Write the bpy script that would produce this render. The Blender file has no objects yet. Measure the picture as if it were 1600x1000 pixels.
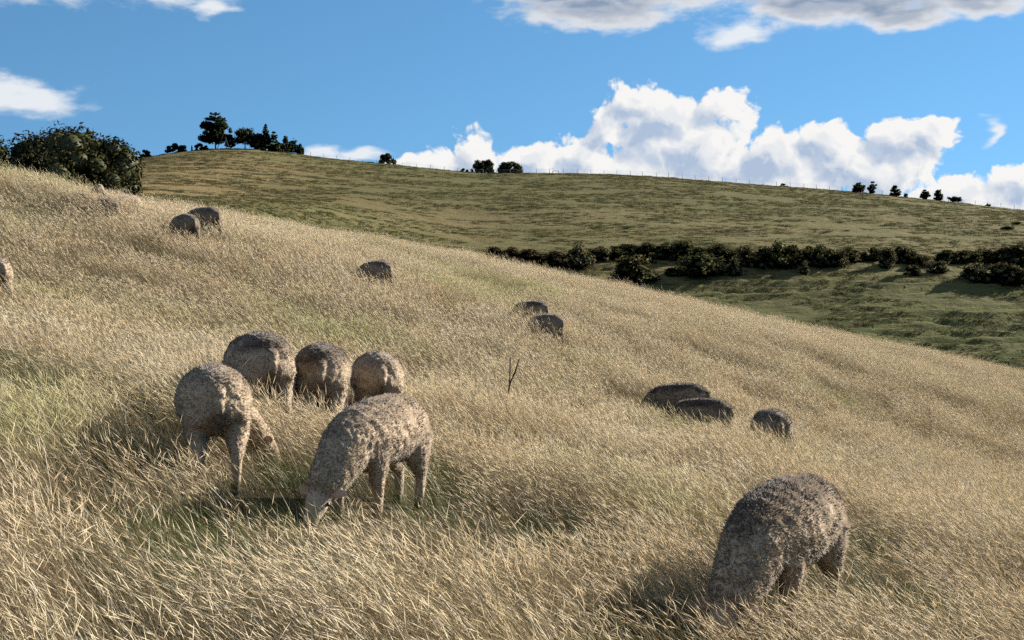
import bpy, math, random
import numpy as np
from mathutils import Vector, Matrix, Euler

random.seed(7)
RNG = np.random.default_rng(11)
SC = bpy.context.scene
COL = SC.collection
R = math.radians

# ------------------------------------------------------------------ camera
FPX = 2200.0            # focal length in pixels of the 1600-wide photograph
HROW = 450.0            # row of the true horizon
CAMZ = 1.6
cam_data = bpy.data.cameras.new("camera")
cam_data.sensor_width = 36.0
cam_data.lens = FPX / 1600.0 * 36.0
cam_data.clip_start = 0.05
cam_data.clip_end = 20000
cam = bpy.data.objects.new("camera", cam_data)
cam.location = (0, 0, CAMZ)
cam.rotation_euler = (R(90) - math.atan(50.0 / FPX), 0, 0)
COL.objects.link(cam)
SC.camera = cam

# ------------------------------------------------------------------ sun, sky, exposure
SUN_AZ, SUN_EL = R(57), R(25)       # azimuth to the right of the view direction
SUN_DIR = Vector((math.sin(SUN_AZ) * math.cos(SUN_EL), math.cos(SUN_AZ) * math.cos(SUN_EL), math.sin(SUN_EL)))
sl = bpy.data.lights.new("sun", 'SUN')
sl.energy = 4.75
sl.angle = R(0.53)
sl.color = (1.0, 0.89, 0.74)
sun = bpy.data.objects.new("sun", sl)
sun.rotation_euler = (-SUN_DIR).to_track_quat('-Z', 'Y').to_euler()
COL.objects.link(sun)
SC.view_settings.view_transform = 'Standard'
SC.view_settings.look = 'None'
SC.view_settings.gamma = 1.0
SC.view_settings.exposure = 1.52
SC.view_settings.use_curve_mapping = False
SC.cycles.max_bounces = 6
SC.cycles.diffuse_bounces = 3
SC.cycles.use_denoising = False
SC.cycles.sample_clamp_indirect = 4.0
SC.cycles.glossy_bounces = 2
SC.cycles.transmission_bounces = 3
SC.cycles.transparent_max_bounces = 4

SKY_STRENGTH = 0.052
world = bpy.data.worlds.new("World")
SC.world = world
world.use_nodes = True


class NB:
    """small node-building helper"""
    def __init__(self, tree):
        self.t = tree
        self.L = tree.links

    def n(self, typ, **kw):
        nd = self.t.nodes.new(typ)
        for k, v in kw.items():
            setattr(nd, k, v)
        return nd

    def put(self, sock, v):
        if isinstance(v, bpy.types.NodeSocket):
            self.L.new(v, sock)
        elif v is not None:
            sock.default_value = v

    def m(self, op, a, b=None, c=None, clamp=False):
        nd = self.n('ShaderNodeMath', operation=op, use_clamp=clamp)
        self.put(nd.inputs[0], a)
        if b is not None:
            self.put(nd.inputs[1], b)
        if c is not None:
            self.put(nd.inputs[2], c)
        return nd.outputs[0]

    def v(self, op, a, b=None):
        nd = self.n('ShaderNodeVectorMath', operation=op)
        self.put(nd.inputs[0], a)
        if b is not None:
            self.put(nd.inputs[1], b)
        return nd.outputs['Value'] if op in ('DOT_PRODUCT', 'LENGTH') else nd.outputs['Vector']

    def mixc(self, f, a, b, typ='MIX'):
        nd = self.n('ShaderNodeMix', data_type='RGBA', blend_type=typ)
        self.put(nd.inputs['Factor'], f)
        self.put(nd.inputs[6], a)
        self.put(nd.inputs[7], b)
        return nd.outputs[2]

    def noise(self, vec, scale, detail=3.0, rough=0.55, dist=0.0, out='Fac', flat=False):
        nd = self.n('ShaderNodeTexNoise', noise_dimensions='2D' if flat else '3D')
        if vec is not None:
            self.put(nd.inputs['Vector'], vec)
        nd.inputs['Scale'].default_value = scale
        nd.inputs['Detail'].default_value = detail
        nd.inputs['Roughness'].default_value = rough
        nd.inputs['Distortion'].default_value = dist
        return nd.outputs[out]

    def smooth(self, x, lo, hi, a=0.0, b=1.0):
        nd = self.n('ShaderNodeMapRange', interpolation_type='SMOOTHSTEP')
        self.put(nd.inputs['Value'], x)
        nd.inputs['From Min'].default_value = lo
        nd.inputs['From Max'].default_value = hi
        nd.inputs['To Min'].default_value = a
        nd.inputs['To Max'].default_value = b
        return nd.outputs['Result']


# --- sky: Nishita air with cumulus described by direction (azimuth, elevation in radians)
def P2A(px, row):
    return ((px - 800.0) / FPX, (HROW - row) / FPX)


CUMULUS = [  # px, row, half width, half height
    (752, 250, 62, 50), (690, 262, 52, 34), (640, 262, 34, 18), (830, 252, 60, 40), (905, 250, 56, 42),
    (1040, 190, 96, 62), (1000, 160, 56, 38), (1118, 172, 52, 44), (952, 205, 42, 46), (1075, 240, 140, 66),
    (1205, 250, 84, 52), (1285, 232, 56, 42), (1395, 230, 76, 40), (1446, 218, 40, 34), (1340, 270, 130, 56),
    (1230, 295, 140, 50), (1470, 318, 130, 44), (1575, 298, 60, 46), (1000, 285, 200, 50), (1560, 340, 140, 40),
    (800, 285, 200, 40), (1700, 290, 120, 60), (1900, 320, 200, 60), (2300, 300, 240, 80), (3000, 310, 300, 90),
    (-900, 330, 260, 60), (-1700, 320, 260, 90)]
STRATO = [
    (1010, -12, 210, 46), (1230, -26, 230, 58), (1420, -2, 180, 40), (1560, -12, 140, 44), (850, 0, 100, 18), (930, 26, 130, 32), (1290, 30, 150, 30), (1400, 44, 90, 20), (1500, 40, 90, 20),
    (500, -190, 300, 50), (1500, -240, 340, 60), (2300, -40, 260, 46), (2900, 60, 260, 40), (-1200, 40, 300, 40)]
WISP = [(1140, 64, 60, 24), (1517, 222, 20, 26), (50, -4, 190, 44), (170, -10, 190, 40), (290, -2, 110, 34), (20, 166, 100, 38), (80, 176, 84, 24), (500, 240, 40, 13), (560, 248, 66, 10), (345, 30, 40, 18),
    (-400, -40, 240, 40), (-300, 160, 200, 40)]


def blob_group(name, blobs, k):
    g = bpy.data.node_groups.new(name, 'ShaderNodeTree')
    g.interface.new_socket('Vector', in_out='INPUT', socket_type='NodeSocketVector')
    g.interface.new_socket('Field', in_out='OUTPUT', socket_type='NodeSocketFloat')
    b = NB(g)
    gi = b.n('NodeGroupInput')
    go = b.n('NodeGroupOutput')
    cur = None
    for (px, row, hw, hh) in blobs:
        a, e = P2A(px, row)
        d = b.v('SUBTRACT', gi.outputs[0], (a, e, 0))
        d = b.v('MULTIPLY', d, (FPX / hw, FPX / hh, 0))
        d2 = b.v('LENGTH', d)
        if cur is None:
            cur = d2
        else:
            cur = b.m('SMOOTH_MIN', cur, d2, k)
    fld = b.m('SUBTRACT', 1.0, cur)
    b.L.new(fld, go.inputs[0])
    return g


def cumulus_field():
    """full height field of the cumulus: blobs plus cauliflower noise"""
    base = blob_group('cumulus_blobs', CUMULUS, 0.25)
    g = bpy.data.node_groups.new('cumulus_field', 'ShaderNodeTree')
    g.interface.new_socket('Vector', in_out='INPUT', socket_type='NodeSocketVector')
    g.interface.new_socket('Field', in_out='OUTPUT', socket_type='NodeSocketFloat')
    g.interface.new_socket('Base', in_out='OUTPUT', socket_type='NodeSocketFloat')
    b = NB(g)
    gi = b.n('NodeGroupInput')
    go = b.n('NodeGroupOutput')
    p = gi.outputs[0]
    w = b.noise(p, 30.0, 2.0, 0.55, out='Color', flat=True)
    w = b.v('SUBTRACT', w, (0.5, 0.5, 0.5))
    w = b.v('MULTIPLY', w, (0.022, 0.018, 0))
    q = b.v('ADD', p, w)
    gn = b.n('ShaderNodeGroup', node_tree=base)
    b.L.new(q, gn.inputs[0])
    vo = b.n('ShaderNodeTexVoronoi', feature='F1', voronoi_dimensions='2D')
    b.L.new(q, vo.inputs['Vector'])
    vo.inputs['Scale'].default_value = 42.0
    vo.inputs['Detail'].default_value = 3.0
    vo.inputs['Roughness'].default_value = 0.55
    bil = b.m('SUBTRACT', 0.66, vo.outputs['Distance'])
    f = b.m('MULTIPLY_ADD', bil, 0.55, gn.outputs[0])
    fine = b.noise(p, 170.0, 4.0, 0.66, flat=True)
    fine = b.m('SUBTRACT', fine, 0.5)
    f = b.m('MULTIPLY_ADD', fine, 0.30, f)
    b.L.new(f, go.inputs[0])
    b.L.new(gn.outputs[0], go.inputs[1])
    return g


def build_world():
    t = world.node_tree
    t.nodes.clear()
    b = NB(t)
    out = b.n('ShaderNodeOutputWorld')
    bg = b.n('ShaderNodeBackground')
    sky = b.n('ShaderNodeTexSky')
    sky.sky_type = 'NISHITA'
    sky.sun_disc = False
    sky.sun_elevation = SUN_EL
    sky.sun_rotation = SUN_AZ
    sky.altitude = 900
    sky.air_density = 1.0
    sky.dust_density = 0.05
    sky.ozone_density = 3.5
    # clear mountain air: the haze band of the horizon lies below the hills
    tcs = b.n('ShaderNodeTexCoord')
    up = b.v('MULTIPLY_ADD', tcs.outputs['Generated'], (1, 1, 0.9))
    up.node.inputs[2].default_value = (0, 0, 0.17)
    nv = b.v('NORMALIZE', up)
    b.L.new(nv, sky.inputs['Vector'])
    skyc = sky.outputs[0]
    hs = b.n('ShaderNodeHueSaturation')
    hs.inputs['Saturation'].default_value = 1.12
    hs.inputs['Value'].default_value = 1.0
    b.L.new(skyc, hs.inputs['Color'])
    skyc = b.mixc(1.0, hs.outputs[0], (0.97, 1.09, 1.0, 1), 'MULTIPLY')
    tc = b.n('ShaderNodeTexCoord')
    sx = b.n('ShaderNodeSeparateXYZ')
    b.L.new(tc.outputs['Generated'], sx.inputs[0])
    az = b.m('ARCTAN2', sx.outputs[0], sx.outputs[1])
    hyp = b.m('SQRT', b.m('ADD', b.m('MULTIPLY', sx.outputs[0], sx.outputs[0]), b.m('MULTIPLY', sx.outputs[1], sx.outputs[1])))
    el = b.m('ARCTAN2', sx.outputs[2], hyp)
    cx = b.n('ShaderNodeCombineXYZ')
    b.L.new(az, cx.inputs[0])
    b.L.new(el, cx.inputs[1])
    p = cx.outputs[0]
    # cumulus
    cg = cumulus_field()

    def cf(off):
        nd = b.n('ShaderNodeGroup', node_tree=cg)
        b.L.new(b.v('ADD', p, off), nd.inputs[0])
        return nd.outputs['Field'], nd.outputs['Base']
    f0, b0 = cf((0, 0, 0))
    f1, b1 = cf((0.0085, 0.0085, 0))      # towards the sun: up and right
    alpha = b.smooth(f0, -0.02, 0.22)
    slope = b.m('SUBTRACT', f0, f1)       # positive where the surface faces the sun
    lit = b.smooth(slope, -0.42, 0.46)
    big = b.smooth(b.m('SUBTRACT', b0, b1), -0.16, 0.20)
    thick = b.smooth(f0, 0.10, 0.95)      # deep body: less light comes through
    lit2 = b.m('MULTIPLY_ADD', thick, -0.80, b.m('MULTIPLY_ADD', lit, 1.0, 0.22))
    lit2 = b.m('MULTIPLY_ADD', big, 0.30, lit2, clamp=True)
    ccol = b.mixc(lit2, (2.9, 3.6, 4.7, 1), (6.25, 6.2, 6.1, 1))
    col = b.mixc(alpha, skyc, ccol)
    # flat-based stratocumulus higher up, and thin white wisps
    sg = blob_group('strato_blobs', STRATO, 0.3)
    wg = blob_group('wisp_blobs', WISP, 0.2)

    def sf(off, grp, amp):
        nd = b.n('ShaderNodeGroup', node_tree=grp)
        q = b.v('ADD', p, off)
        qs = b.v('MULTIPLY', q, (1.0, 2.4, 1.0))
        w = b.v('SUBTRACT', b.noise(qs, 22.0, 2.0, 0.6, out='Color', flat=True), (0.5, 0.5, 0.5))
        q2 = b.v('ADD', q, b.v('MULTIPLY', w, (0.05, 0.014, 0)))
        b.L.new(q2, nd.inputs[0])
        nz = b.m('SUBTRACT', b.noise(qs, 48.0, 4.0, 0.62, flat=True), 0.5)
        return b.m('MULTIPLY_ADD', nz, amp, nd.outputs[0])
    w0 = sf((0, 0, 0), wg, 0.9)
    wal = b.smooth(w0, -0.10, 0.75)
    col = b.mixc(b.m('MULTIPLY', wal, 0.92), col, (5.7, 5.9, 6.1, 1))
    s0 = sf((0, 0, 0), sg, 0.7)
    s1 = sf((0.006, -0.007, 0), sg, 0.7)
    sal = b.smooth(s0, -0.16, 0.46)
    sth = b.smooth(s0, -0.05, 0.85)
    sl_ = b.smooth(b.m('SUBTRACT', s0, s1), -0.12, 0.40)
    slit = b.m('ADD', b.m('MULTIPLY_ADD', sth, -0.95, 0.80), b.m('MULTIPLY', sl_, 0.42), clamp=True)
    scol = b.mixc(slit, (1.75, 2.25, 3.1, 1), (5.9, 5.8, 5.7, 1))
    col = b.mixc(b.m('MULTIPLY', sal, 0.96), col, scol)
    b.L.new(col, bg.inputs['Color'])
    bg.inputs['Strength'].default_value = SKY_STRENGTH
    # above and below the cloud belt the shaped clouds are left out (saves evaluating the clouds there)
    bg2 = b.n('ShaderNodeBackground')
    # unseen broken cloud added overhead to whiten and raise the ambient light
    pj = b.n('ShaderNodeCombineXYZ')
    zz = b.m('ADD', b.m('MAXIMUM', sx.outputs[2], 0.0), 0.12)
    b.L.new(b.m('DIVIDE', sx.outputs[0], zz), pj.inputs[0])
    b.L.new(b.m('DIVIDE', sx.outputs[1], zz), pj.inputs[1])
    oc = b.smooth(b.noise(pj.outputs[0], 1.5, 3.0, 0.6, flat=True), 0.44, 0.62)
    oc = b.m('MULTIPLY', oc, b.smooth(sx.outputs[2], 0.33, 0.45))
    b.L.new(b.mixc(oc, skyc, (4.6, 4.6, 4.6, 1)), bg2.inputs['Color'])
    bg2.inputs['Strength'].default_value = SKY_STRENGTH
    belt = b.m('MULTIPLY', b.m('GREATER_THAN', sx.outputs[2], 0.02), b.m('LESS_THAN', sx.outputs[2], 0.36))
    mx = b.n('ShaderNodeMixShader')
    b.L.new(belt, mx.inputs[0])
    b.L.new(bg2.outputs[0], mx.inputs[1])
    b.L.new(bg.outputs[0], mx.inputs[2])
    b.L.new(mx.outputs[0], out.inputs[0])
    world.cycles.sampling_method = 'MANUAL'
    world.cycles.sample_map_resolution = 512


build_world()

# ------------------------------------------------------------------ numeric helpers
def _hash(ix, iy, iz=0):
    n = (ix.astype(np.int64) * 374761393 + iy.astype(np.int64) * 668265263 + np.asarray(iz).astype(np.int64) * 2147483647 + 1013) & 0xffffffff
    n = ((n ^ (n >> 13)) * 1274126177) & 0xffffffff
    n = (n ^ (n >> 16)) & 0xffffffff
    n = (n * 2246822519) & 0xffffffff
    return ((n ^ (n >> 15)) & 0xffff) / 65535.0


def vn2(x, y):
    x = np.asarray(x, float); y = np.asarray(y, float)
    ix, iy = np.floor(x), np.floor(y)
    fx, fy = x - ix, y - iy
    fx = fx * fx * (3 - 2 * fx); fy = fy * fy * (3 - 2 * fy)
    a, b_, c, d = _hash(ix, iy), _hash(ix + 1, iy), _hash(ix, iy + 1), _hash(ix + 1, iy + 1)
    return (a * (1 - fx) + b_ * fx) * (1 - fy) + (c * (1 - fx) + d * fx) * fy


def vn3(p, s):
    q = p * s
    i = np.floor(q); f = q - i
    f = f * f * (3 - 2 * f)
    r = 0
    for dx in (0, 1):
        for dy in (0, 1):
            for dz in (0, 1):
                w = (f[:, 0] if dx else 1 - f[:, 0]) * (f[:, 1] if dy else 1 - f[:, 1]) * (f[:, 2] if dz else 1 - f[:, 2])
                r = r + w * _hash(i[:, 0] + dx, i[:, 1] + dy, i[:, 2] + dz)
    return r


def fbm2(x, y, o=3):
    r = 0; a = 1; t = 0
    for k in range(o):
        r = r + a * vn2(x * 2 ** k + 17.3 * k, y * 2 ** k - 9.1 * k); t += a; a *= .5
    return r / t


def sstep(a, b_, x):
    t = np.clip((np.asarray(x, float) - a) / (b_ - a), 0, 1)
    return t * t * (3 - 2 * t)


def spline(xs, ys, x):
    """smooth (Catmull-Rom / Hermite) interpolation"""
    xs = np.array(xs, float); ys = np.array(ys, float)
    m = np.gradient(ys, xs)
    x = np.clip(np.atleast_1d(np.asarray(x, float)), xs[0], xs[-1])
    i = np.clip(np.searchsorted(xs, x) - 1, 0, len(xs) - 2)
    h = xs[i + 1] - xs[i]
    t = (x - xs[i]) / h
    return ((2*t**3 - 3*t**2 + 1) * ys[i] + (t**3 - 2*t**2 + t) * h * m[i] + (-2*t**3 + 3*t**2) * ys[i+1] + (t**3 - t**2) * h * m[i+1])


# ------------------------------------------------------------------ terrain heights (relative to the camera eye, then + CAMZ)
G_Y = [-400, -20, 0, 4, 8, 12, 16, 20, 25, 30, 35, 40, 45, 50, 55, 60, 70, 90, 120, 200]
G_Z = [-9.0, -1.9, -1.70, -1.67, -1.64, -1.54, -1.66, -1.76, -1.42, -.92, -.52, -.12, .22, .46, .60, .58, -.05, -3.5, -10.0, -16]
K_Y = [-60, 0, 8, 12, 20, 30, 40, 55, 90]
K_X = [.13, .13, .14, .16, .205, .288, .225, .182, .16]
P_Y = [60, 115, 150, 178, 200, 220, 235, 260, 300, 350, 400, 415, 440, 500, 600, 6500]
P_Z = [-26, -24, -19.5, -11.5, -4.0, 2.3, 5.6, 10.2, 17.8, 25.8, 32.4, 33.2, 31.0, 14.0, -8, -30]
CR_X = [-400, -190, -150, -118, -104, -84, -66, -58, -33, -9, 14.5, 36, 65, 91, 118, 145, 220, 420]
CR_Z = [8, 20, 27, 33, 36.5, 39.3, 38.6, 37.4, 34.8, 32.6, 32.4, 31.7, 29.4, 27.4, 24.4, 21.1, 14, 6]


def HREL(x, y):
    x = np.asarray(x, float); y = np.asarray(y, float)
    xl = 70 * np.tanh(x / 70)
    near = spline(G_Y, G_Z, y) - spline(K_Y, K_X, y) * xl - 0.0020 * np.minimum(x * x, 1200)
    near = near + 0.14 * (fbm2(x * .16 + 3, y * .13 + 8, 2) - .5) * sstep(4, 14, y) + .05 * (vn2(x * .9, y * .9) - .5)
    near = near - .22 * np.exp(-((x - 8) / 8) ** 2) * sstep(36, 50, y)
    cr = spline(CR_X, CR_Z, x)
    up = np.clip((y - 190.0) / 210.0, 0, 1)
    far = spline(P_Y, P_Z, y) + (cr - 32.4) * up * (1 - sstep(430, 600, y))
    far = far + 22.0 * sstep(-5, -45, x) * (1 - sstep(110, 330, y))
    far = far + 1.6 * (fbm2(x * .022 + 5, y * .02 + 1, 2) - .5) * sstep(130, 200, y) * (1 - sstep(330, 385, y))
    w = sstep(62, 128, y)
    return near * (1 - w) + far * w


def H(x, y):
    return HREL(x, y) + CAMZ


def Hs(x, y):
    return float(H(np.array([x]), np.array([y]))[0])


def at_dist(px, d):
    x = (px - 800) / FPX * d
    return x, d, Hs(x, d)


_ys = np.arange(100, 440, 0.5)


def at_row(px, row):
    """where the far ground lies along the sight line to that picture point"""
    x = (px - 800) / FPX * _ys
    z = HREL(x, _ys) / _ys * FPX
    up = np.maximum.accumulate(z)
    k = np.argmax(up >= HROW - row) if (up >= HROW - row).any() else int(np.argmax(z))
    return float(x[k]), float(_ys[k]), Hs(x[k], _ys[k])


def ridge(px, back=0.0):
    x = (px - 800) / FPX * _ys
    m = _ys > 300
    z = np.where(m, HREL(x, _ys) / _ys, -9)
    k = int(np.argmax(z))
    y = _ys[k] - back
    xx = (px - 800) / FPX * y
    return xx, y, Hs(xx, y)


# ------------------------------------------------------------------ object helpers
def link(o, parent=None):
    COL.objects.link(o)
    if parent is not None:
        o.parent = parent
    return o


def mesh_np(name, verts, faces, mat=None, smooth=False, loops=None):
    """faces: (n,k) int array, or list of such arrays"""
    me = bpy.data.meshes.new(name)
    verts = np.asarray(verts, np.float32)
    if not isinstance(faces, list):
        faces = [faces]
    faces = [np.asarray(f, np.int32) for f in faces if len(f)]
    me.vertices.add(len(verts))
    me.vertices.foreach_set('co', verts.ravel())
    tot = sum(f.size for f in faces)
    nf = sum(len(f) for f in faces)
    me.loops.add(tot)
    me.loops.foreach_set('vertex_index', np.concatenate([f.ravel() for f in faces]))
    me.polygons.add(nf)
    st = []; c = 0
    for f in faces:
        st.append(c + np.arange(len(f)) * f.shape[1]); c += f.size
    me.polygons.foreach_set('loop_start', np.concatenate(st).astype(np.int32))
    me.update(calc_edges=True)
    me.validate()
    if smooth:
        me.polygons.foreach_set('use_smooth', np.ones(len(me.polygons), bool))
    if mat:
        me.materials.append(mat)
    return me


def soft_normals(me, arr):
    """fibres and leaves shade with the mass they belong to"""
    me.polygons.foreach_set('use_smooth', np.ones(len(me.polygons), bool))
    me.normals_split_custom_set_from_vertices(arr.tolist())


def point_color(me, name, arr):
    a = me.color_attributes.new(name, 'FLOAT_COLOR', 'POINT')
    d = np.ones((len(me.vertices), 4), np.float32)
    d[:, :3] = arr
    a.data.foreach_set('color', d.ravel())


def obj(name, me, parent=None, loc=None, rot=None):
    o = bpy.data.objects.new(name, me)
    link(o, parent)
    if loc is not None:
        o.location = loc
    if rot is not None:
        o.rotation_euler = rot
    return o


def thing(name, label, cat, loc=(0, 0, 0), rz=0.0, group=None):
    o = bpy.data.objects.new(name, None)
    o.empty_display_size = 0.2
    link(o)
    o.location = loc
    o.rotation_euler = (0, 0, rz)
    o['label'] = label
    o['category'] = cat
    if group:
        o['group'] = group
    return o


# ------------------------------------------------------------------ materials
def new_mat(name):
    m = bpy.data.materials.new(name)
    m.use_nodes = True
    m.node_tree.nodes.clear()
    return m, NB(m.node_tree)


def simple_mat(name, c1, c2, scale=20, rough=.85):
    m, b = new_mat(name)
    out = b.n('ShaderNodeOutputMaterial')
    pr = b.n('ShaderNodeBsdfPrincipled')
    tc = b.n('ShaderNodeTexCoord')
    nz = b.noise(tc.outputs['Object'], scale, 4, .6)
    b.L.new(b.mixc(nz, (*c1, 1), (*c2, 1)), pr.inputs['Base Color'])
    pr.inputs['Roughness'].default_value = rough
    pr.inputs['Specular IOR Level'].default_value = .2
    b.L.new(pr.outputs[0], out.inputs[0])
    return m


def leaf_mat(name, c1, c2, trans=.35, scale=.6, c3=None):
    """thin leaves: diffuse plus transmitted light, colour varied through the crown"""
    m, b = new_mat(name)
    out = b.n('ShaderNodeOutputMaterial')
    geo = b.n('ShaderNodeNewGeometry')
    oi = b.n('ShaderNodeObjectInfo')
    nz = b.smooth(b.noise(geo.outputs['Position'], scale, 3, .6), .3, .7)
    c = b.mixc(nz, (*c1, 1), (*c2, 1))
    if c3:
        c = b.mixc(oi.outputs['Random'], c, (*c3, 1))
    d = b.n('ShaderNodeBsdfDiffuse')
    tr = b.n('ShaderNodeBsdfTranslucent')
    b.L.new(c, d.inputs['Color'])
    b.L.new(c, tr.inputs['Color'])
    mx = b.n('ShaderNodeMixShader')
    mx.inputs[0].default_value = trans
    b.L.new(d.outputs[0], mx.inputs[1])
    b.L.new(tr.outputs[0], mx.inputs[2])
    gl = b.n('ShaderNodeBsdfGlossy')
    gl.inputs['Roughness'].default_value = .5
    gl.inputs['Color'].default_value = (.8, .8, .8, 1)
    m2 = b.n('ShaderNodeMixShader')
    m2.inputs[0].default_value = .012
    b.L.new(mx.outputs[0], m2.inputs[1])
    b.L.new(gl.outputs[0], m2.inputs[2])
    b.L.new(m2.outputs[0], out.inputs[0])
    return m


def grass_mat(name, amount_green=1.25, trans=.5, attr=True):
    """tint attribute carries leaf / stem / seed-head colour of the plant itself, drifted over the field"""
    m, b = new_mat(name)
    out = b.n('ShaderNodeOutputMaterial')
    geo = b.n('ShaderNodeNewGeometry')
    at = b.n('ShaderNodeAttribute', attribute_name='tint')
    oi = b.n('ShaderNodeObjectInfo')
    pos = geo.outputs['Position']
    big = b.smooth(b.noise(pos, .16, 3, .6), .34, .66)
    mid = b.smooth(b.noise(pos, .9, 3, .6), .36, .68)
    c = at.outputs['Color']
    c = b.mixc(b.m('MULTIPLY', mid, .45), c, b.mixc(1.0, c, (.80, .70, .52, 1), 'MULTIPLY'))
    grn = b.m('MULTIPLY', b.m('MULTIPLY', b.smooth(b.noise(pos, .30, 2, .5), .50, .72), big), .55 * amount_green)
    c = b.mixc(grn, c, b.mixc(1.0, c, (.62, .80, .42, 1), 'MULTIPLY'))
    c = b.mixc(b.m('MULTIPLY', oi.outputs['Random'], .3), c, b.mixc(1.0, c, (.84, .74, .60, 1), 'MULTIPLY'))
    d = b.n('ShaderNodeBsdfDiffuse')
    tr = b.n('ShaderNodeBsdfTranslucent')
    b.L.new(c, d.inputs['Color'])
    b.L.new(c, tr.inputs['Color'])
    mx = b.n('ShaderNodeMixShader')
    bw = b.n('ShaderNodeRGBToBW')
    b.L.new(at.outputs['Color'], bw.inputs[0])
    b.L.new(b.smooth(bw.outputs[0], .05, .6, .25, trans), mx.inputs[0])    # thick leaves pass less light than papery heads
    b.L.new(d.outputs[0], mx.inputs[1])
    b.L.new(tr.outputs[0], mx.inputs[2])
    gl = b.n('ShaderNodeBsdfGlossy')
    gl.inputs['Roughness'].default_value = .42
    m2 = b.n('ShaderNodeMixShader')
    m2.inputs[0].default_value = .035
    b.L.new(mx.outputs[0], m2.inputs[1])
    b.L.new(gl.outputs[0], m2.inputs[2])
    b.L.new(m2.outputs[0], out.inputs[0])
    return m


def soil_mat():
    m, b = new_mat('dry_thatch')
    out = b.n('ShaderNodeOutputMaterial')
    pr = b.n('ShaderNodeBsdfPrincipled')
    geo = b.n('ShaderNodeNewGeometry')
    pos = geo.outputs['Position']
    c = b.mixc(b.smooth(b.noise(pos, 3.0, 5, .65), .3, .7), (.045, .034, .02, 1), (.11, .085, .048, 1))
    c = b.mixc(b.smooth(b.noise(pos, .35, 3, .6), .5, .7), c, (.05, .06, .022, 1))
    b.L.new(c, pr.inputs['Base Color'])
    pr.inputs['Roughness'].default_value = .95
    pr.inputs['Specular IOR Level'].default_value = .1
    bp = b.n('ShaderNodeBump')
    bp.inputs['Distance'].default_value = .08
    b.L.new(b.noise(pos, 14, 5, .7), bp.inputs['Height'])
    b.L.new(bp.outputs[0], pr.inputs['Normal'])
    b.L.new(pr.outputs[0], out.inputs[0])
    return m


def hill_mat():
    m, b = new_mat('grazed_hillside')
    out = b.n('ShaderNodeOutputMaterial')
    pr = b.n('ShaderNodeBsdfPrincipled')
    geo = b.n('ShaderNodeNewGeometry')
    pos = geo.outputs['Position']
    sx = b.n('ShaderNodeSeparateXYZ')
    b.L.new(pos, sx.inputs[0])
    X, Y = sx.outputs[0], sx.outputs[1]
    st = b.v('MULTIPLY', pos, (.28, 1.0, 1.0))
    n1 = b.smooth(b.noise(st, .34, 5, .68), .34, .66)
    n2 = b.smooth(b.noise(b.v('MULTIPLY', pos, (.35, 1, 1)), .035, 4, .6), .35, .65)
    n3 = b.smooth(b.noise(st, 1.3, 4, .7), .32, .68)
    green = (.066, .080, .027, 1)
    olive = (.096, .088, .037, 1)
    straw = (.24, .170, .085, 1)
    c = b.mixc(n2, green, olive)
    # dry top-left shoulder and the drier belt above the hedge
    dry = b.m('MULTIPLY', b.smooth(X, -20, -75), b.smooth(Y, 330, 395, 1.0, .45))
    belt = b.m('MULTIPLY', b.smooth(b.m('ABSOLUTE', b.m('SUBTRACT', Y, 262.0)), 55, 5), .30)
    dry = b.m('MAXIMUM', b.m('MULTIPLY', dry, .85), belt)
    dry = b.m('MULTIPLY', dry, b.m('MULTIPLY_ADD', n1, .8, .35), clamp=True)
    c = b.mixc(dry, c, straw)
    low = b.smooth(Y, 225, 190)
    c = b.mixc(b.m('MULTIPLY', low, .6), c, (.064, .084, .025, 1))
    c = b.mixc(b.m('MULTIPLY', n1, .36), c, (.140, .118, .055, 1))
    c = b.mixc(b.m('MULTIPLY', n3, .22), c, (.036, .038, .015, 1))
    b.L.new(c, pr.inputs['Base Color'])
    pr.inputs['Roughness'].default_value = .95
    pr.inputs['Specular IOR Level'].default_value = .08
    bp = b.n('ShaderNodeBump')
    bp.inputs['Distance'].default_value = .55
    bp.inputs['Strength'].default_value = .8
    b.L.new(b.noise(b.v('MULTIPLY', pos, (.5, 1, 1)), .8, 5, .7), bp.inputs['Height'])
    b.L.new(bp.outputs[0], pr.inputs['Normal'])
    b.L.new(pr.outputs[0], out.inputs[0])
    return m


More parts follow.
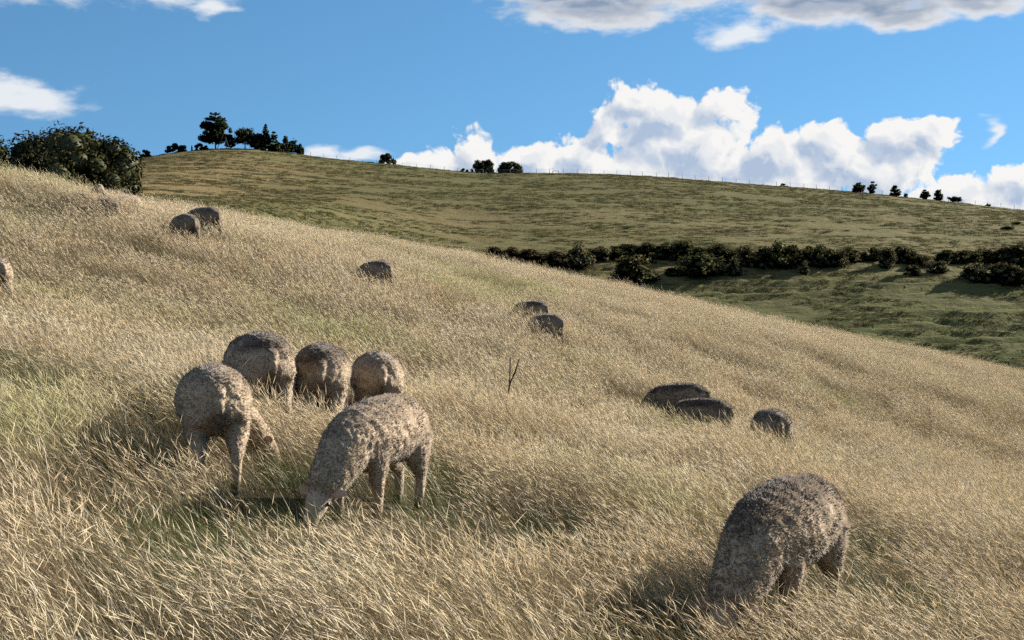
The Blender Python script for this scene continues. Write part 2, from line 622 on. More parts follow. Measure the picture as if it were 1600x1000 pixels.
def wool_mat(name='wool', trans=0.0):
    m, b = new_mat(name)
    out = b.n('ShaderNodeOutputMaterial')
    pr = b.n('ShaderNodeBsdfPrincipled')
    at = b.n('ShaderNodeAttribute', attribute_name='tint')
    tc = b.n('ShaderNodeTexCoord')
    nz = b.noise(tc.outputs['Object'], 45, 4, .65)
    c = b.mixc(b.smooth(nz, .3, .7), at.outputs['Color'], b.mixc(1.0, at.outputs['Color'], (.86, .84, .82, 1), 'MULTIPLY'))
    b.L.new(c, pr.inputs['Base Color'])
    pr.inputs['Roughness'].default_value = .9
    pr.inputs['Specular IOR Level'].default_value = .12
    pr.inputs['Sheen Weight'].default_value = .25
    pr.inputs['Sheen Roughness'].default_value = .5
    bp = b.n('ShaderNodeBump')
    bp.inputs['Distance'].default_value = .010
    bp.inputs['Strength'].default_value = .25
    vo = b.n('ShaderNodeTexVoronoi', feature='F1')
    b.L.new(tc.outputs['Object'], vo.inputs['Vector'])
    vo.inputs['Scale'].default_value = 62.0
    b.L.new(b.m('SUBTRACT', 1.0, vo.outputs['Distance']), bp.inputs['Height'])
    b.L.new(bp.outputs[0], pr.inputs['Normal'])
    tl = b.n('ShaderNodeBsdfTranslucent')
    b.L.new(c, tl.inputs['Color'])
    mx = b.n('ShaderNodeMixShader')
    mx.inputs[0].default_value = trans
    b.L.new(pr.outputs[0], mx.inputs[1])
    b.L.new(tl.outputs[0], mx.inputs[2])
    b.L.new(mx.outputs[0], out.inputs[0])
    return m


M_SOIL, M_HILL, M_WOOL, M_LOCK = soil_mat(), hill_mat(), wool_mat(), wool_mat('wool_locks', .35)
M_GRASS = grass_mat('long_dry_grass')
M_GREEN = grass_mat('fresh_grass', .6, .45)
M_TUFT = leaf_mat('hill_tussock', (.085, .076, .034), (.155, .130, .064), .25, .08)
M_TUFTG = leaf_mat('hill_tussock_green', (.058, .068, .023), (.100, .100, .040), .25, .08)
M_PINE = leaf_mat('pine_needles', (.044, .072, .036), (.080, .112, .052), .3, .5)
M_GUM = leaf_mat('gum_leaves', (.044, .052, .024), (.084, .088, .040), .3, .5)
M_BROAD = leaf_mat('evergreen_leaves', (.044, .060, .026), (.086, .100, .042), .3, .6)
M_BUSH = leaf_mat('scrub_leaves', (.066, .080, .034), (.125, .135, .056), .4, .5, (.125, .112, .056))
M_BUSHG = leaf_mat('grey_scrub_leaves', (.11, .115, .060), (.18, .17, .095), .4, .5)
M_BUSHB = leaf_mat('brown_scrub_leaves', (.050, .038, .022), (.075, .058, .032), .25, .5)
M_BARK = simple_mat('bark', (.10, .075, .055), (.19, .15, .11), 8)
M_POST = simple_mat('weathered_post', (.13, .115, .095), (.24, .215, .18), 6)
M_WIRE = simple_mat('fence_wire', (.22, .22, .22), (.30, .30, .30), 3, .5)
M_PALEWOOD = simple_mat('pale_timber', (.42, .38, .32), (.58, .54, .47), 4)
M_EAR = simple_mat('ear_skin', (.40, .26, .18), (.50, .34, .25), 30)
M_DARK = simple_mat('dark_eye', (.012, .009, .007), (.02, .016, .012), 10, .25)
M_HOOF = simple_mat('hoof_horn', (.05, .04, .032), (.09, .075, .06), 30, .6)
M_TWIG = simple_mat('dead_twig', (.030, .022, .016), (.06, .045, .034), 40)

# ------------------------------------------------------------------ ground sheets
def axis(segs):
    out = []
    for a, b_, n in segs:
        out.append(np.linspace(a, b_, n, endpoint=False))
    out.append(np.array([segs[-1][1]]))
    return np.concatenate(out)


def geo_axis(a, b_, n):
    return a + (b_ - a) * (np.linspace(0, 1, n, endpoint=False) ** 2.5)


XS = np.concatenate([-(200 + geo_axis(0, 5800, 26))[::-1][:-1] - 0.0, np.linspace(-200, 230, 420), (230 + geo_axis(0, 5800, 26))[1:]])


def sheet(name, xs, ys, fn, mat):
    X, Y = np.meshgrid(xs, ys)
    Z = fn(X.ravel(), Y.ravel())
    nx, ny = len(xs), len(ys)
    idx = np.arange(nx * ny).reshape(ny, nx)
    f = np.stack([idx[:-1, :-1], idx[:-1, 1:], idx[1:, 1:], idx[1:, :-1]], -1).reshape(-1, 4)
    me = mesh_np(name, np.stack([X.ravel(), Y.ravel(), Z], 1), f, mat, True)
    o = obj(name, me)
    o['kind'] = 'structure'
    return o


def far_fn(x, y):
    z = H(x, y)
    m = sstep(80, 120, y) * (1 - sstep(450, 600, y)) * (np.abs(x) < 260)
    # sheep tracks: little terraces along the contour, stronger low on the slope
    u = fbm2(x * .05, y * .09, 2) * 6
    tr = np.abs(((y + u * 1.2 + 2.0 * vn2(x * .21, y * .4)) / 2.5) % 1.0 - .5) * 2
    brk = sstep(.15, .50, vn2(x * .09 + 40, y * .33 + 3))
    amp = .20 + .36 * sstep(245, 215, y)
    z = z + m * amp * (sstep(.15, .75, tr) - .5) * brk
    z = z + m * .42 * (fbm2(x * .55, y * .75, 3) - .5)
    return z


sheet('pasture', np.concatenate([-(60 + geo_axis(0, 5940, 30))[::-1][:-1], np.linspace(-60, 60, 150), (60 + geo_axis(0, 5940, 30))[1:]]),
      np.concatenate([[-3000, -1200, -500, -200, -90, -45], np.linspace(-20, 66, 120)]), H, M_SOIL)
sheet('hillside', XS, np.concatenate([np.linspace(64, 160, 50, endpoint=False), np.linspace(160, 240, 105, endpoint=False), np.linspace(240, 430, 125, endpoint=False),
      430 + geo_axis(0, 5500, 30)]), lambda x, y: far_fn(x, y) - .03 * (1 - sstep(64, 70, y)), M_HILL)


# ------------------------------------------------------------------ scatter by geometry nodes (for stuff only)
def scatter(name, pts, rot, scl, idx, protos, label, cat):
    pc = bpy.data.collections.new(name + '_kinds')
    for p in protos:
        pc.objects.link(p)
    me = bpy.data.meshes.new(name)
    me.vertices.add(len(pts))
    me.vertices.foreach_set('co', np.asarray(pts, np.float32).ravel())
    for nm, typ, arr, key in (('rot', 'FLOAT_VECTOR', rot, 'vector'), ('scl', 'FLOAT_VECTOR', scl, 'vector'), ('kid', 'INT', idx, 'value')):
        a = me.attributes.new(nm, typ, 'POINT')
        a.data.foreach_set(key, np.asarray(arr, np.int32 if typ == 'INT' else np.float32).ravel())
    o = obj(name, me)
    o['kind'] = 'stuff'
    o['label'] = label
    o['category'] = cat
    ng = bpy.data.node_groups.new(name, 'GeometryNodeTree')
    ng.interface.new_socket('Geometry', in_out='INPUT', socket_type='NodeSocketGeometry')
    ng.interface.new_socket('Geometry', in_out='OUTPUT', socket_type='NodeSocketGeometry')
    n = ng.nodes
    gi, go = n.new('NodeGroupInput'), n.new('NodeGroupOutput')
    ci = n.new('GeometryNodeCollectionInfo')
    ci.inputs['Collection'].default_value = pc
    ci.inputs['Separate Children'].default_value = True
    ci.inputs['Reset Children'].default_value = True
    ip = n.new('GeometryNodeInstanceOnPoints')
    ip.inputs['Pick Instance'].default_value = True
    ng.links.new(gi.outputs[0], ip.inputs['Points'])
    ng.links.new(ci.outputs[0], ip.inputs['Instance'])
    for nm, typ, sock in (('rot', 'FLOAT_VECTOR', 'Rotation'), ('scl', 'FLOAT_VECTOR', 'Scale'), ('kid', 'INT', 'Instance Index')):
        na = n.new('GeometryNodeInputNamedAttribute')
        na.data_type = typ
        na.inputs['Name'].default_value = nm
        ng.links.new(na.outputs[0], ip.inputs[sock])
    ng.links.new(ip.outputs[0], go.inputs[0])
    md = o.modifiers.new('scatter', 'NODES')
    md.node_group = ng
    return o


def ribbons(root, dirv, length, width, bend, side, nseg=3, taper=True):
    """many bent blades at once; root (n,3), dirv unit (n,3), bend (n,3) added quadratically"""
    n = len(root)
    ts = np.linspace(0, 1, nseg + 1)
    V = []
    for k, t in enumerate(ts):
        c = root + dirv * (length * t)[:, None] + bend * (t * t) * length[:, None]
        w = width * ((1 - t) ** .6 * .92 + .08 if taper else np.ones(n))
        V += [c - side * w[:, None] * .5, c + side * w[:, None] * .5]
    V = np.stack(V, 1)                 # n, 2*(nseg+1), 3
    m = V.shape[1]
    F = []
    base = (np.arange(n) * m)[:, None]
    for k in range(nseg):
        F.append(base + np.array([2*k, 2*k+1, 2*k+3, 2*k+2])[None])
    return V.reshape(-1, 3), np.concatenate(F), m


def spindles(a, b_, r):
    """three-sided seed heads from a to b with radius r at one third"""
    n = len(a)
    ax = b_ - a
    ref = np.tile(np.array([[0.3, .9, .2]]), (n, 1))
    u = np.cross(ax, ref); u /= np.linalg.norm(u, axis=1)[:, None] + 1e-9
    v = np.cross(ax, u); v /= np.linalg.norm(v, axis=1)[:, None] + 1e-9
    V = [a]
    mid = a + ax * .38
    for k in range(3):
        g = 2 * math.pi * k / 3
        V.append(mid + (u * math.cos(g) + v * math.sin(g)) * r[:, None])
    V.append(b_)
    V = np.stack(V, 1)
    base = (np.arange(n) * 5)[:, None]
    F = [base + np.array(t)[None] for t in ((0, 1, 2), (0, 2, 3), (0, 3, 1), (4, 2, 1), (4, 3, 2), (4, 1, 3))]
    return V.reshape(-1, 3), np.concatenate(F)


def jit(c, n, s, rng):
    k = 1 + (rng.random((n, 1)) - .5) * 2 * s
    return np.array(c)[None] * k + (rng.random((n, 3)) - .5) * .012


def grass_arrays(rng, xy_leaf, xy_stem, zf, h_leaf, h_stem, g_leaf, lean0=0.0, seg=(2, 2), fine=1.0):
    """leaf blades and flowering stems with seed heads at the given roots"""
    Vs, F4, F3, C = [], [], [], []
    off = 0
    n = len(xy_leaf)
    root = np.concatenate([xy_leaf, zf(xy_leaf)[:, None] - .02], 1)
    L = rng.uniform(.12, .32, n) * h_leaf
    d = np.stack([-.30 - lean0 + rng.normal(0, .26, n), rng.normal(0, .26, n), np.ones(n)], 1)
    d /= np.linalg.norm(d, axis=1)[:, None]
    bend = np.stack([-.30 + rng.normal(0, .28, n), rng.normal(0, .28, n), -.25 * rng.random(n)], 1)
    sd = rng.normal(0, 1, (n, 3)); sd[:, 2] *= .2
    sd = np.cross(d, sd); sd /= np.linalg.norm(sd, axis=1)[:, None]
    v, f, m = ribbons(root, d, L, rng.uniform(.0022, .0042, n), bend, sd, seg[0])
    Vs.append(v); F4.append(f + off); off += len(v)
    dry = jit((.22, .182, .108), n, .35, rng)
    dull = jit((.090, .072, .043), n, .3, rng)
    grn = jit((.080, .112, .030), n, .3, rng)
    pick = rng.random(n)
    col = np.where((pick < .60)[:, None], dull, dry)
    col = np.where((rng.random(n) < g_leaf)[:, None], grn, col)
    C.append(np.repeat(col, m, 0))
    n = len(xy_stem)
    root = np.concatenate([xy_stem, zf(xy_stem)[:, None] - .02], 1)
    L = rng.uniform(.34, .60, n) * h_stem
    lean = rng.normal(.36, .15, n) + lean0
    d = np.stack([-lean, rng.normal(0, .14, n), np.ones(n)], 1)
    d /= np.linalg.norm(d, axis=1)[:, None]
    bx = np.where(rng.random(n) < .88, rng.normal(-.22, .13, n), rng.normal(.16, .14, n))
    bend = np.stack([bx, rng.normal(0, .14, n), -.08 - .35 * np.abs(bx)], 1)
    sd = rng.normal(0, 1, (n, 3)); sd[:, 2] *= .2
    sd = np.cross(d, sd); sd /= np.linalg.norm(sd, axis=1)[:, None]
    v, f, m = ribbons(root, d, L, rng.uniform(.0016, .0025, n), bend, sd, seg[1], False)
    Vs.append(v); F4.append(f + off); off += len(v)
    C.append(np.repeat(jit((.26, .215, .135), n, .3, rng), m, 0))
    tip = root + (d + bend) * L[:, None]
    tdir = d + 2 * bend
    tdir += np.stack([rng.normal(-.03, .10, n), rng.normal(0, .10, n), rng.normal(-.10, .12, n)], 1)
    tdir /= np.linalg.norm(tdir, axis=1)[:, None]
    hl = rng.uniform(.06, .15, n) * (.5 + .5 * h_stem)
    v, f = spindles(tip - tdir * .01, tip + tdir * hl[:, None], rng.uniform(.0014, .0031, n) * fine)
    Vs.append(v); F3.append(f + off); off += len(v)
    C.append(np.repeat(jit((.84, .77, .61), n, .15, rng), 5, 0))
    return np.concatenate(Vs), [np.concatenate(F4), np.concatenate(F3)], np.clip(np.concatenate(C), .01, .95)


# ------------------------------------------------------------------ sheep
def catmull(P, sub):
    P = np.array(P, float)
    Q = np.vstack([2 * P[0] - P[1], P, 2 * P[-1] - P[-2]])
    out = []
    for i in range(1, len(Q) - 2):
        for k in range(sub):
            t = k / sub
            p0, p1, p2, p3 = Q[i-1], Q[i], Q[i+1], Q[i+2]
            out.append(.5 * ((2*p1) + (-p0+p2)*t + (2*p0-5*p1+4*p2-p3)*t*t + (-p0+3*p1-3*p2+p3)*t**3))
    out.append(P[-1])
    return np.array(out)


def loft(rows, sub=3, nseg=16):
    """rows: (x,y,z, half width sideways, half height); closed tube"""
    A = catmull(rows, sub)
    P = A[:, :3]; r = np.maximum(A[:, 3:5], .006)
    T = np.gradient(P, axis=0)
    T /= np.linalg.norm(T, axis=1)[:, None] + 1e-9
    S = np.array([0, 1.0, 0])[None] - T * T[:, 1:2]
    S /= np.linalg.norm(S, axis=1)[:, None] + 1e-9
    U = np.cross(T, S)
    ang = np.linspace(0, 2*np.pi, nseg, endpoint=False)
    ring = P[:, None] + S[:, None] * (np.cos(ang)[None, :, None] * r[:, None, :1]) + U[:, None] * (np.sin(ang)[None, :, None] * r[:, None, 1:2])
    n = len(P)
    V = ring.reshape(-1, 3)
    idx = np.arange(n * nseg).reshape(n, nseg)
    F = np.stack([idx[:-1], np.roll(idx[:-1], -1, 1), np.roll(idx[1:], -1, 1), idx[1:]], -1).reshape(-1, 4)
    c0, c1 = len(V), len(V) + 1
    V = np.vstack([V, P[0] - T[0] * r[0].mean() * .5, P[-1] + T[-1] * r[-1].mean() * .5])
    t0 = np.stack([np.full(nseg, c0), np.roll(idx[0], -1), idx[0]], 1)
    t1 = np.stack([np.full(nseg, c1), idx[-1], np.roll(idx[-1], -1)], 1)
    return V, F, np.vstack([t0, t1])


def rotz(p, c, a):
    q = np.array(p, float)
    ca, sa = math.cos(a), math.sin(a)
    dx, dy = q[0] - c[0], q[1] - c[1]
    q[0], q[1] = c[0] + ca*dx - sa*dy, c[1] + sa*dx + ca*dy
    return q


def remesh(V, Fq, Ft, vox, smooth):
    me = mesh_np('tmp', V, [Fq, Ft])
    o = bpy.data.objects.new('tmp', me)
    COL.objects.link(o)
    a = o.modifiers.new('r', 'REMESH'); a.mode = 'VOXEL'; a.voxel_size = vox
    s = o.modifiers.new('s', 'SMOOTH'); s.factor = .5; s.iterations = smooth
    bpy.context.view_layer.update()
    ev = o.evaluated_get(bpy.context.evaluated_depsgraph_get())
    res = bpy.data.meshes.new_from_object(ev)
    bpy.data.objects.remove(o)
    bpy.data.meshes.remove(me)
    return res


def ear_mesh():
    n = 9
    V, F = [], []
    for i in range(n):
        t = i / (n - 1)
        w = .030 * math.sin(math.pi * (t * .86 + .10)) + .003
        for k in range(5):
            a = (k / 4 - .5) * 2
            V.append((a * w * .9 * (1), t * .115, .016 * (1 - a * a) * math.sin(math.pi * min(1, t + .1)) - .012 * t))
    for i in range(n - 1):
        for k in range(4):
            F.append((i*5 + k, i*5 + k + 1, (i+1)*5 + k + 1, (i+1)*5 + k))
    V = np.array(V); F = np.array(F)
    nv = len(V)
    V2 = np.vstack([V, V - np.array([0, 0, .006])])
    F2 = np.vstack([F, F[:, ::-1] + nv])
    return mesh_np('ear', V2, F2, M_EAR, True)


EAR = ear_mesh()


def ball_mesh(name, r, mat):
    V, F, T = loft([(-r, 0, 0, .15*r, .15*r), (-.7*r, 0, 0, .71*r, .71*r), (0, 0, 0, r, r), (.7*r, 0, 0, .71*r, .71*r), (r, 0, 0, .15*r, .15*r)], 2, 10)
    return mesh_np(name, V, [F, T], mat, True)


EYE = ball_mesh('eye', .014, M_DARK)
V_, F_, T_ = loft([(0, 0, .065, .026, .026), (0.004, 0, .035, .033, .034), (.010, 0, 0, .036, .042)], 2, 10)
HOOF = mesh_np('hoof', V_, [F_, T_], M_HOOF, True)

LIGHT_WOOL = np.array([.40, .318, .225])
DIRT_WOOL = np.array([.088, .063, .044])
FACE_C = np.array([.40, .32, .24])


def make_sheep(label, px, d, facing, scale=1.0, yaw=0.0, pose='graze', dirt=.6, locks=8000, lock_len=.026, vox=.017, seed=0, stride=0.0, fat=1.0, dz=0.0, tone=1.0, folds=0.0):
    """facing: degrees, 0 looks away from the camera, 90 to the right, 180 towards it, -90 to the left"""
    rng = np.random.default_rng(100 + seed)
    x, y, z = at_dist(px, d)
    root = thing('sheep', label, 'sheep', (x, y, z - .02 + dz), R(90 - facing), 'sheep grazing in the long grass')
    root.scale = (scale, scale, scale)
    b0 = fat
    torso = [(-.535, 0, .580, .05, .06), (-.505, 0, .572, .125, .135), (-.435, 0, .568, .185*b0, .187), (-.29, 0, .570, .228*b0, .226), (-.09, 0, .566, .246*b0, .240),
             (.12, 0, .552, .244*b0, .236), (.27, 0, .545, .222*b0, .222), (.38, 0, .540, .180*b0, .195), (.455, 0, .53, .12, .145), (.485, 0, .52, .06, .08)]
    c = (.30, 0, 0)
    if pose == 'graze':
        neck = [(.22, 0, .58, .175, .19), (.38, 0, .535, .172, .20), (.50, 0, .445, .155, .18), (.60, 0, .335, .128, .15), (.68, 0, .245, .100, .115)]
        head = [(.625, 0, .295, .070, .075), (.68, 0, .24, .080, .09), (.73, 0, .17, .072, .082), (.77, 0, .10, .052, .060), (.79, 0, .05, .043, .046), (.797, 0, .025, .03, .03)]
        poll, fwd = np.array([.66, 0, .275]), np.array([.11, 0, -.22])
    elif pose == 'up':
        neck = [(.24, 0, .60, .165, .18), (.39, 0, .68, .145, .16), (.48, 0, .80, .115, .125), (.53, 0, .92, .10, .105)]
        head = [(.48, 0, .94, .070, .08), (.54, 0, .96, .085, .095), (.62, 0, .925, .075, .085), (.69, 0, .88, .055, .06), (.735, 0, .85, .042, .045), (.755, 0, .835, .028, .03)]
        poll, fwd = np.array([.51, 0, .97]), np.array([.24, 0, -.12])
    nn = []
    for k, r_ in enumerate(neck):
        f = min(1.0, max(0, (k - .5) / 3.0))
        q = rotz(r_[:3], c, yaw * f)
        nn.append((*q, r_[3], r_[4]))
    hh = [(*rotz(r_[:3], c, yaw), r_[3], r_[4]) for r_ in head]
    poll = rotz(poll, c, yaw); fwd = rotz(fwd, (0, 0), yaw)
    legs = []
    hoof_at = []
    for s in (-1, 1):
        st = stride * s
        hx = -.02 + st * .5
        legs.append([(-.35, s*.105, .52, .115, .17), (-.33 + hx*.3, s*.125, .41, .090, .130), (-.385 + hx*.7, s*.120, .31, .063, .082), (-.445 + hx, s*.112, .235, .040, .050), (-.44 + hx, s*.108, .14, .035, .039), (-.43 + hx, s*.105, .055, .034, .037)])
        hoof_at.append((-.42 + hx, s*.105, 0))
        fx = -st * .6
        legs.append([(.28, s*.105, .52, .085, .14), (.27 + fx*.3, s*.122, .40, .070, .095), (.29 + fx*.7, s*.118, .28, .050, .060), (.295 + fx, s*.115, .20, .040, .042), (.295 + fx, s*.112, .11, .034, .036), (.30 + fx, s*.11, .055, .033, .036)])
        hoof_at.append((.305 + fx, s*.11, 0))
    tail = [(-.49, 0, .66, .045, .04), (-.545, 0, .63, .043, .035), (-.572, 0, .57, .038, .030), (-.578, 0, .51, .027, .022)]
    Vs, Fq, Ft, off = [], [], [], 0
    for rows in [torso, nn, hh, tail] + legs:
        V, F, T = loft(rows)
        Vs.append(V); Fq.append(F + off); Ft.append(T + off); off += len(V)
    me = remesh(np.concatenate(Vs), np.concatenate(Fq), np.concatenate(Ft), vox, 5)
    nv = len(me.vertices)
    co = np.empty(nv * 3, np.float32); me.vertices.foreach_get('co', co); co = co.reshape(-1, 3).astype(float)
    no = np.empty(nv * 3, np.float32); me.vertices.foreach_get('normal', no); no = no.reshape(-1, 3).astype(float)
    hd = poll + fwd * .25
    dface = ((co - hd) * (fwd / np.linalg.norm(fwd))[None]).sum(1)
    near_head = np.linalg.norm(co - (poll + fwd * .55)[None], axis=1) < .21
    face = np.where(near_head, sstep(-.01, .04, dface), 0)
    leg = sstep(.27, .18, co[:, 2]) * (1 - near_head)
    bare = np.clip(face + .85 * leg, 0, 1)
    # fleece relief: clumps, staples and (for some) folds running round the neck and flank
    q = co + .03 * (np.stack([vn3(co + 5, 9), vn3(co + 9, 9), vn3(co + 13, 9)], 1) - .5)
    rel = .012 * (vn3(q + seed, 8) - .5) + .008 * (vn3(q + 3, 24) - .5) + .014 * (vn3(q * np.array([1, 1, .7]) + 7, 46) - .5)
    cl = 1 - np.abs(2 * vn3(q * np.array([1.0, 1.0, .75]) + 17 + seed, 34) - 1)
    cl2 = 1 - np.abs(2 * vn3(q + 29 + seed, 52) - 1)
    rel = rel * .62 - (.006 * sstep(.66, 1, cl) + .006 * sstep(.66, 1, cl2)) * (1.0 if vox < .02 else .6)
    if folds:
        ph = (q[:, 0] * 1.0 - q[:, 2] * .45) * 58 + 5 * vn3(q + 2, 7) + 5 * vn3(q + 31, 15)
        rel += folds * .006 * np.sin(ph) * sstep(-.35, .15, q[:, 0])
    co2 = co + no * (rel * (1 - .9 * bare))[:, None]
    me.vertices.foreach_set('co', co2.astype(np.float32).ravel())
    me.polygons.foreach_set('use_smooth', np.ones(len(me.polygons), bool))
    me.update()

    def tint(p, nrm, fc, lg):
        n1 = vn3(p + seed * 3.1, 5)
        n2 = vn3(p + 11 + seed, 17)
        # weathered, dusty tips along the back, darker wool under the tail
        t = sstep(.12, .80, nrm[:, 2] * .75 + (p[:, 2] - .56) * 1.1 + (n1 - .5) * .7) * dirt
        t = np.clip(t + .20 * (n2 - .5) + .02, 0, 1)
        crutch = np.exp(-((p[:, 0] + .50) / .10) ** 2 - (p[:, 1] / .075) ** 2) * sstep(.62, .48, p[:, 2]) * .85
        t = np.clip(np.maximum(t, crutch), 0, 1)
        col = LIGHT_WOOL[None] * (1 - t[:, None]) + DIRT_WOOL[None] * t[:, None]
        col = col * (1 - fc[:, None]) + FACE_C[None] * fc[:, None]
        lw = (lg * .7)[:, None]
        return (col * (1 - lw) + np.array([.36, .285, .20])[None] * lw) * tone
    point_color(me, 'tint', tint(co, no, face, leg))
    me.materials.clear()
    me.materials.append(M_WOOL)
    me.name = 'sheep_body'
    obj('body', me, root)
    # fleece of separate locks
    tri = np.empty(len(me.loop_triangles) * 3, np.int32) if len(me.loop_triangles) else None
    me.calc_loop_triangles()
    tri = np.empty(len(me.loop_triangles) * 3, np.int32)
    me.loop_triangles.foreach_get('vertices', tri)
    tri = tri.reshape(-1, 3)
    A, B, C_ = co2[tri[:, 0]], co2[tri[:, 1]], co2[tri[:, 2]]
    area = .5 * np.linalg.norm(np.cross(B - A, C_ - A), axis=1) * (1 - .93 * bare[tri].mean(1))
    pick = rng.choice(len(tri), locks, p=area / area.sum())
    u, v = rng.random(locks), rng.random(locks)
    sw = u + v > 1; u[sw], v[sw] = 1 - u[sw], 1 - v[sw]
    P = A[pick] + (B - A)[pick] * u[:, None] + (C_ - A)[pick] * v[:, None]
    Nn = no[tri[pick]].mean(1); Nn /= np.linalg.norm(Nn, axis=1)[:, None] + 1e-9
    sw_ = np.stack([vn3(P + 21, 14), vn3(P + 37, 14), vn3(P + 53, 14)], 1) - .5
    D = Nn * .95 + sw_ * 1.7 + rng.normal(0, .30, (locks, 3)) + np.array([-.10, 0, -.25])
    D -= Nn * np.minimum(0, (D * Nn).sum(1) - .25)[:, None]
    D /= np.linalg.norm(D, axis=1)[:, None]
    Ls = lock_len * rng.uniform(.6, 1.35, locks)
    wd = lock_len * .20 * rng.uniform(.7, 1.3, locks)
    S1 = np.cross(D, rng.normal(0, 1, (locks, 3))); S1 /= np.linalg.norm(S1, axis=1)[:, None] + 1e-9
    S2 = np.cross(D, S1)
    P0 = P - Nn * .006
    curl = S1 * (rng.normal(0, .35, locks) * Ls)[:, None]
    midp = P0 + D * (Ls * .55)[:, None] + curl * .6
    tipp = P0 + D * Ls[:, None] - curl * .2
    VV = np.stack([P0 + (S1 * math.cos(g) + S2 * math.sin(g)) * wd[:, None] for g in (0, 2.094, 4.189)] + [tipp], 1)
    base = (np.arange(locks) * 4)[:, None]
    F3 = np.concatenate([base + np.array([k, (k+1) % 3, 3])[None] for k in range(3)])
    lm = mesh_np('wool_locks', VV.reshape(-1, 3), F3, M_LOCK, False)
    ln = Nn + D * .15 + rng.normal(0, .13, (locks, 3))
    ln /= np.linalg.norm(ln, axis=1)[:, None]
    soft_normals(lm, np.repeat(ln, 4, 0))
    lc = tint(P, Nn, np.zeros(locks), np.zeros(locks)) * rng.uniform(.90, 1.10, (locks, 1))
    point_color(lm, 'tint', np.repeat(lc, 4, 0))
    obj('fleece', lm, root)
    # head details
    fdir = Vector(fwd).normalized()
    side = Vector((0, 1, 0)); side.rotate(Euler((0, 0, yaw)))
    upv = fdir.cross(side) * -1
    if upv.z < 0 and pose == 'up':
        upv = -upv
    for s in (-1, 1):
        e = obj('ear', EAR, root)
        yv = (side * s * .93 - fdir * .28 - Vector((0, 0, .12))).normalized()
        xv = fdir - yv * fdir.dot(yv); xv.normalize()
        zv = xv.cross(yv)
        M = Matrix((xv, yv, zv)).transposed().to_4x4()
        M.translation = Vector(poll) + side * s * .070 + fdir * .045
        e.matrix_local = M
        ey = obj('eye', EYE, root)
        ey.location = Vector(poll) + fdir * .115 + side * s * .076 + Vector(np.cross(np.array(side), np.array(fdir))) * .0
    for hp in hoof_at:
        obj('hoof', HOOF, root, hp)
    return root


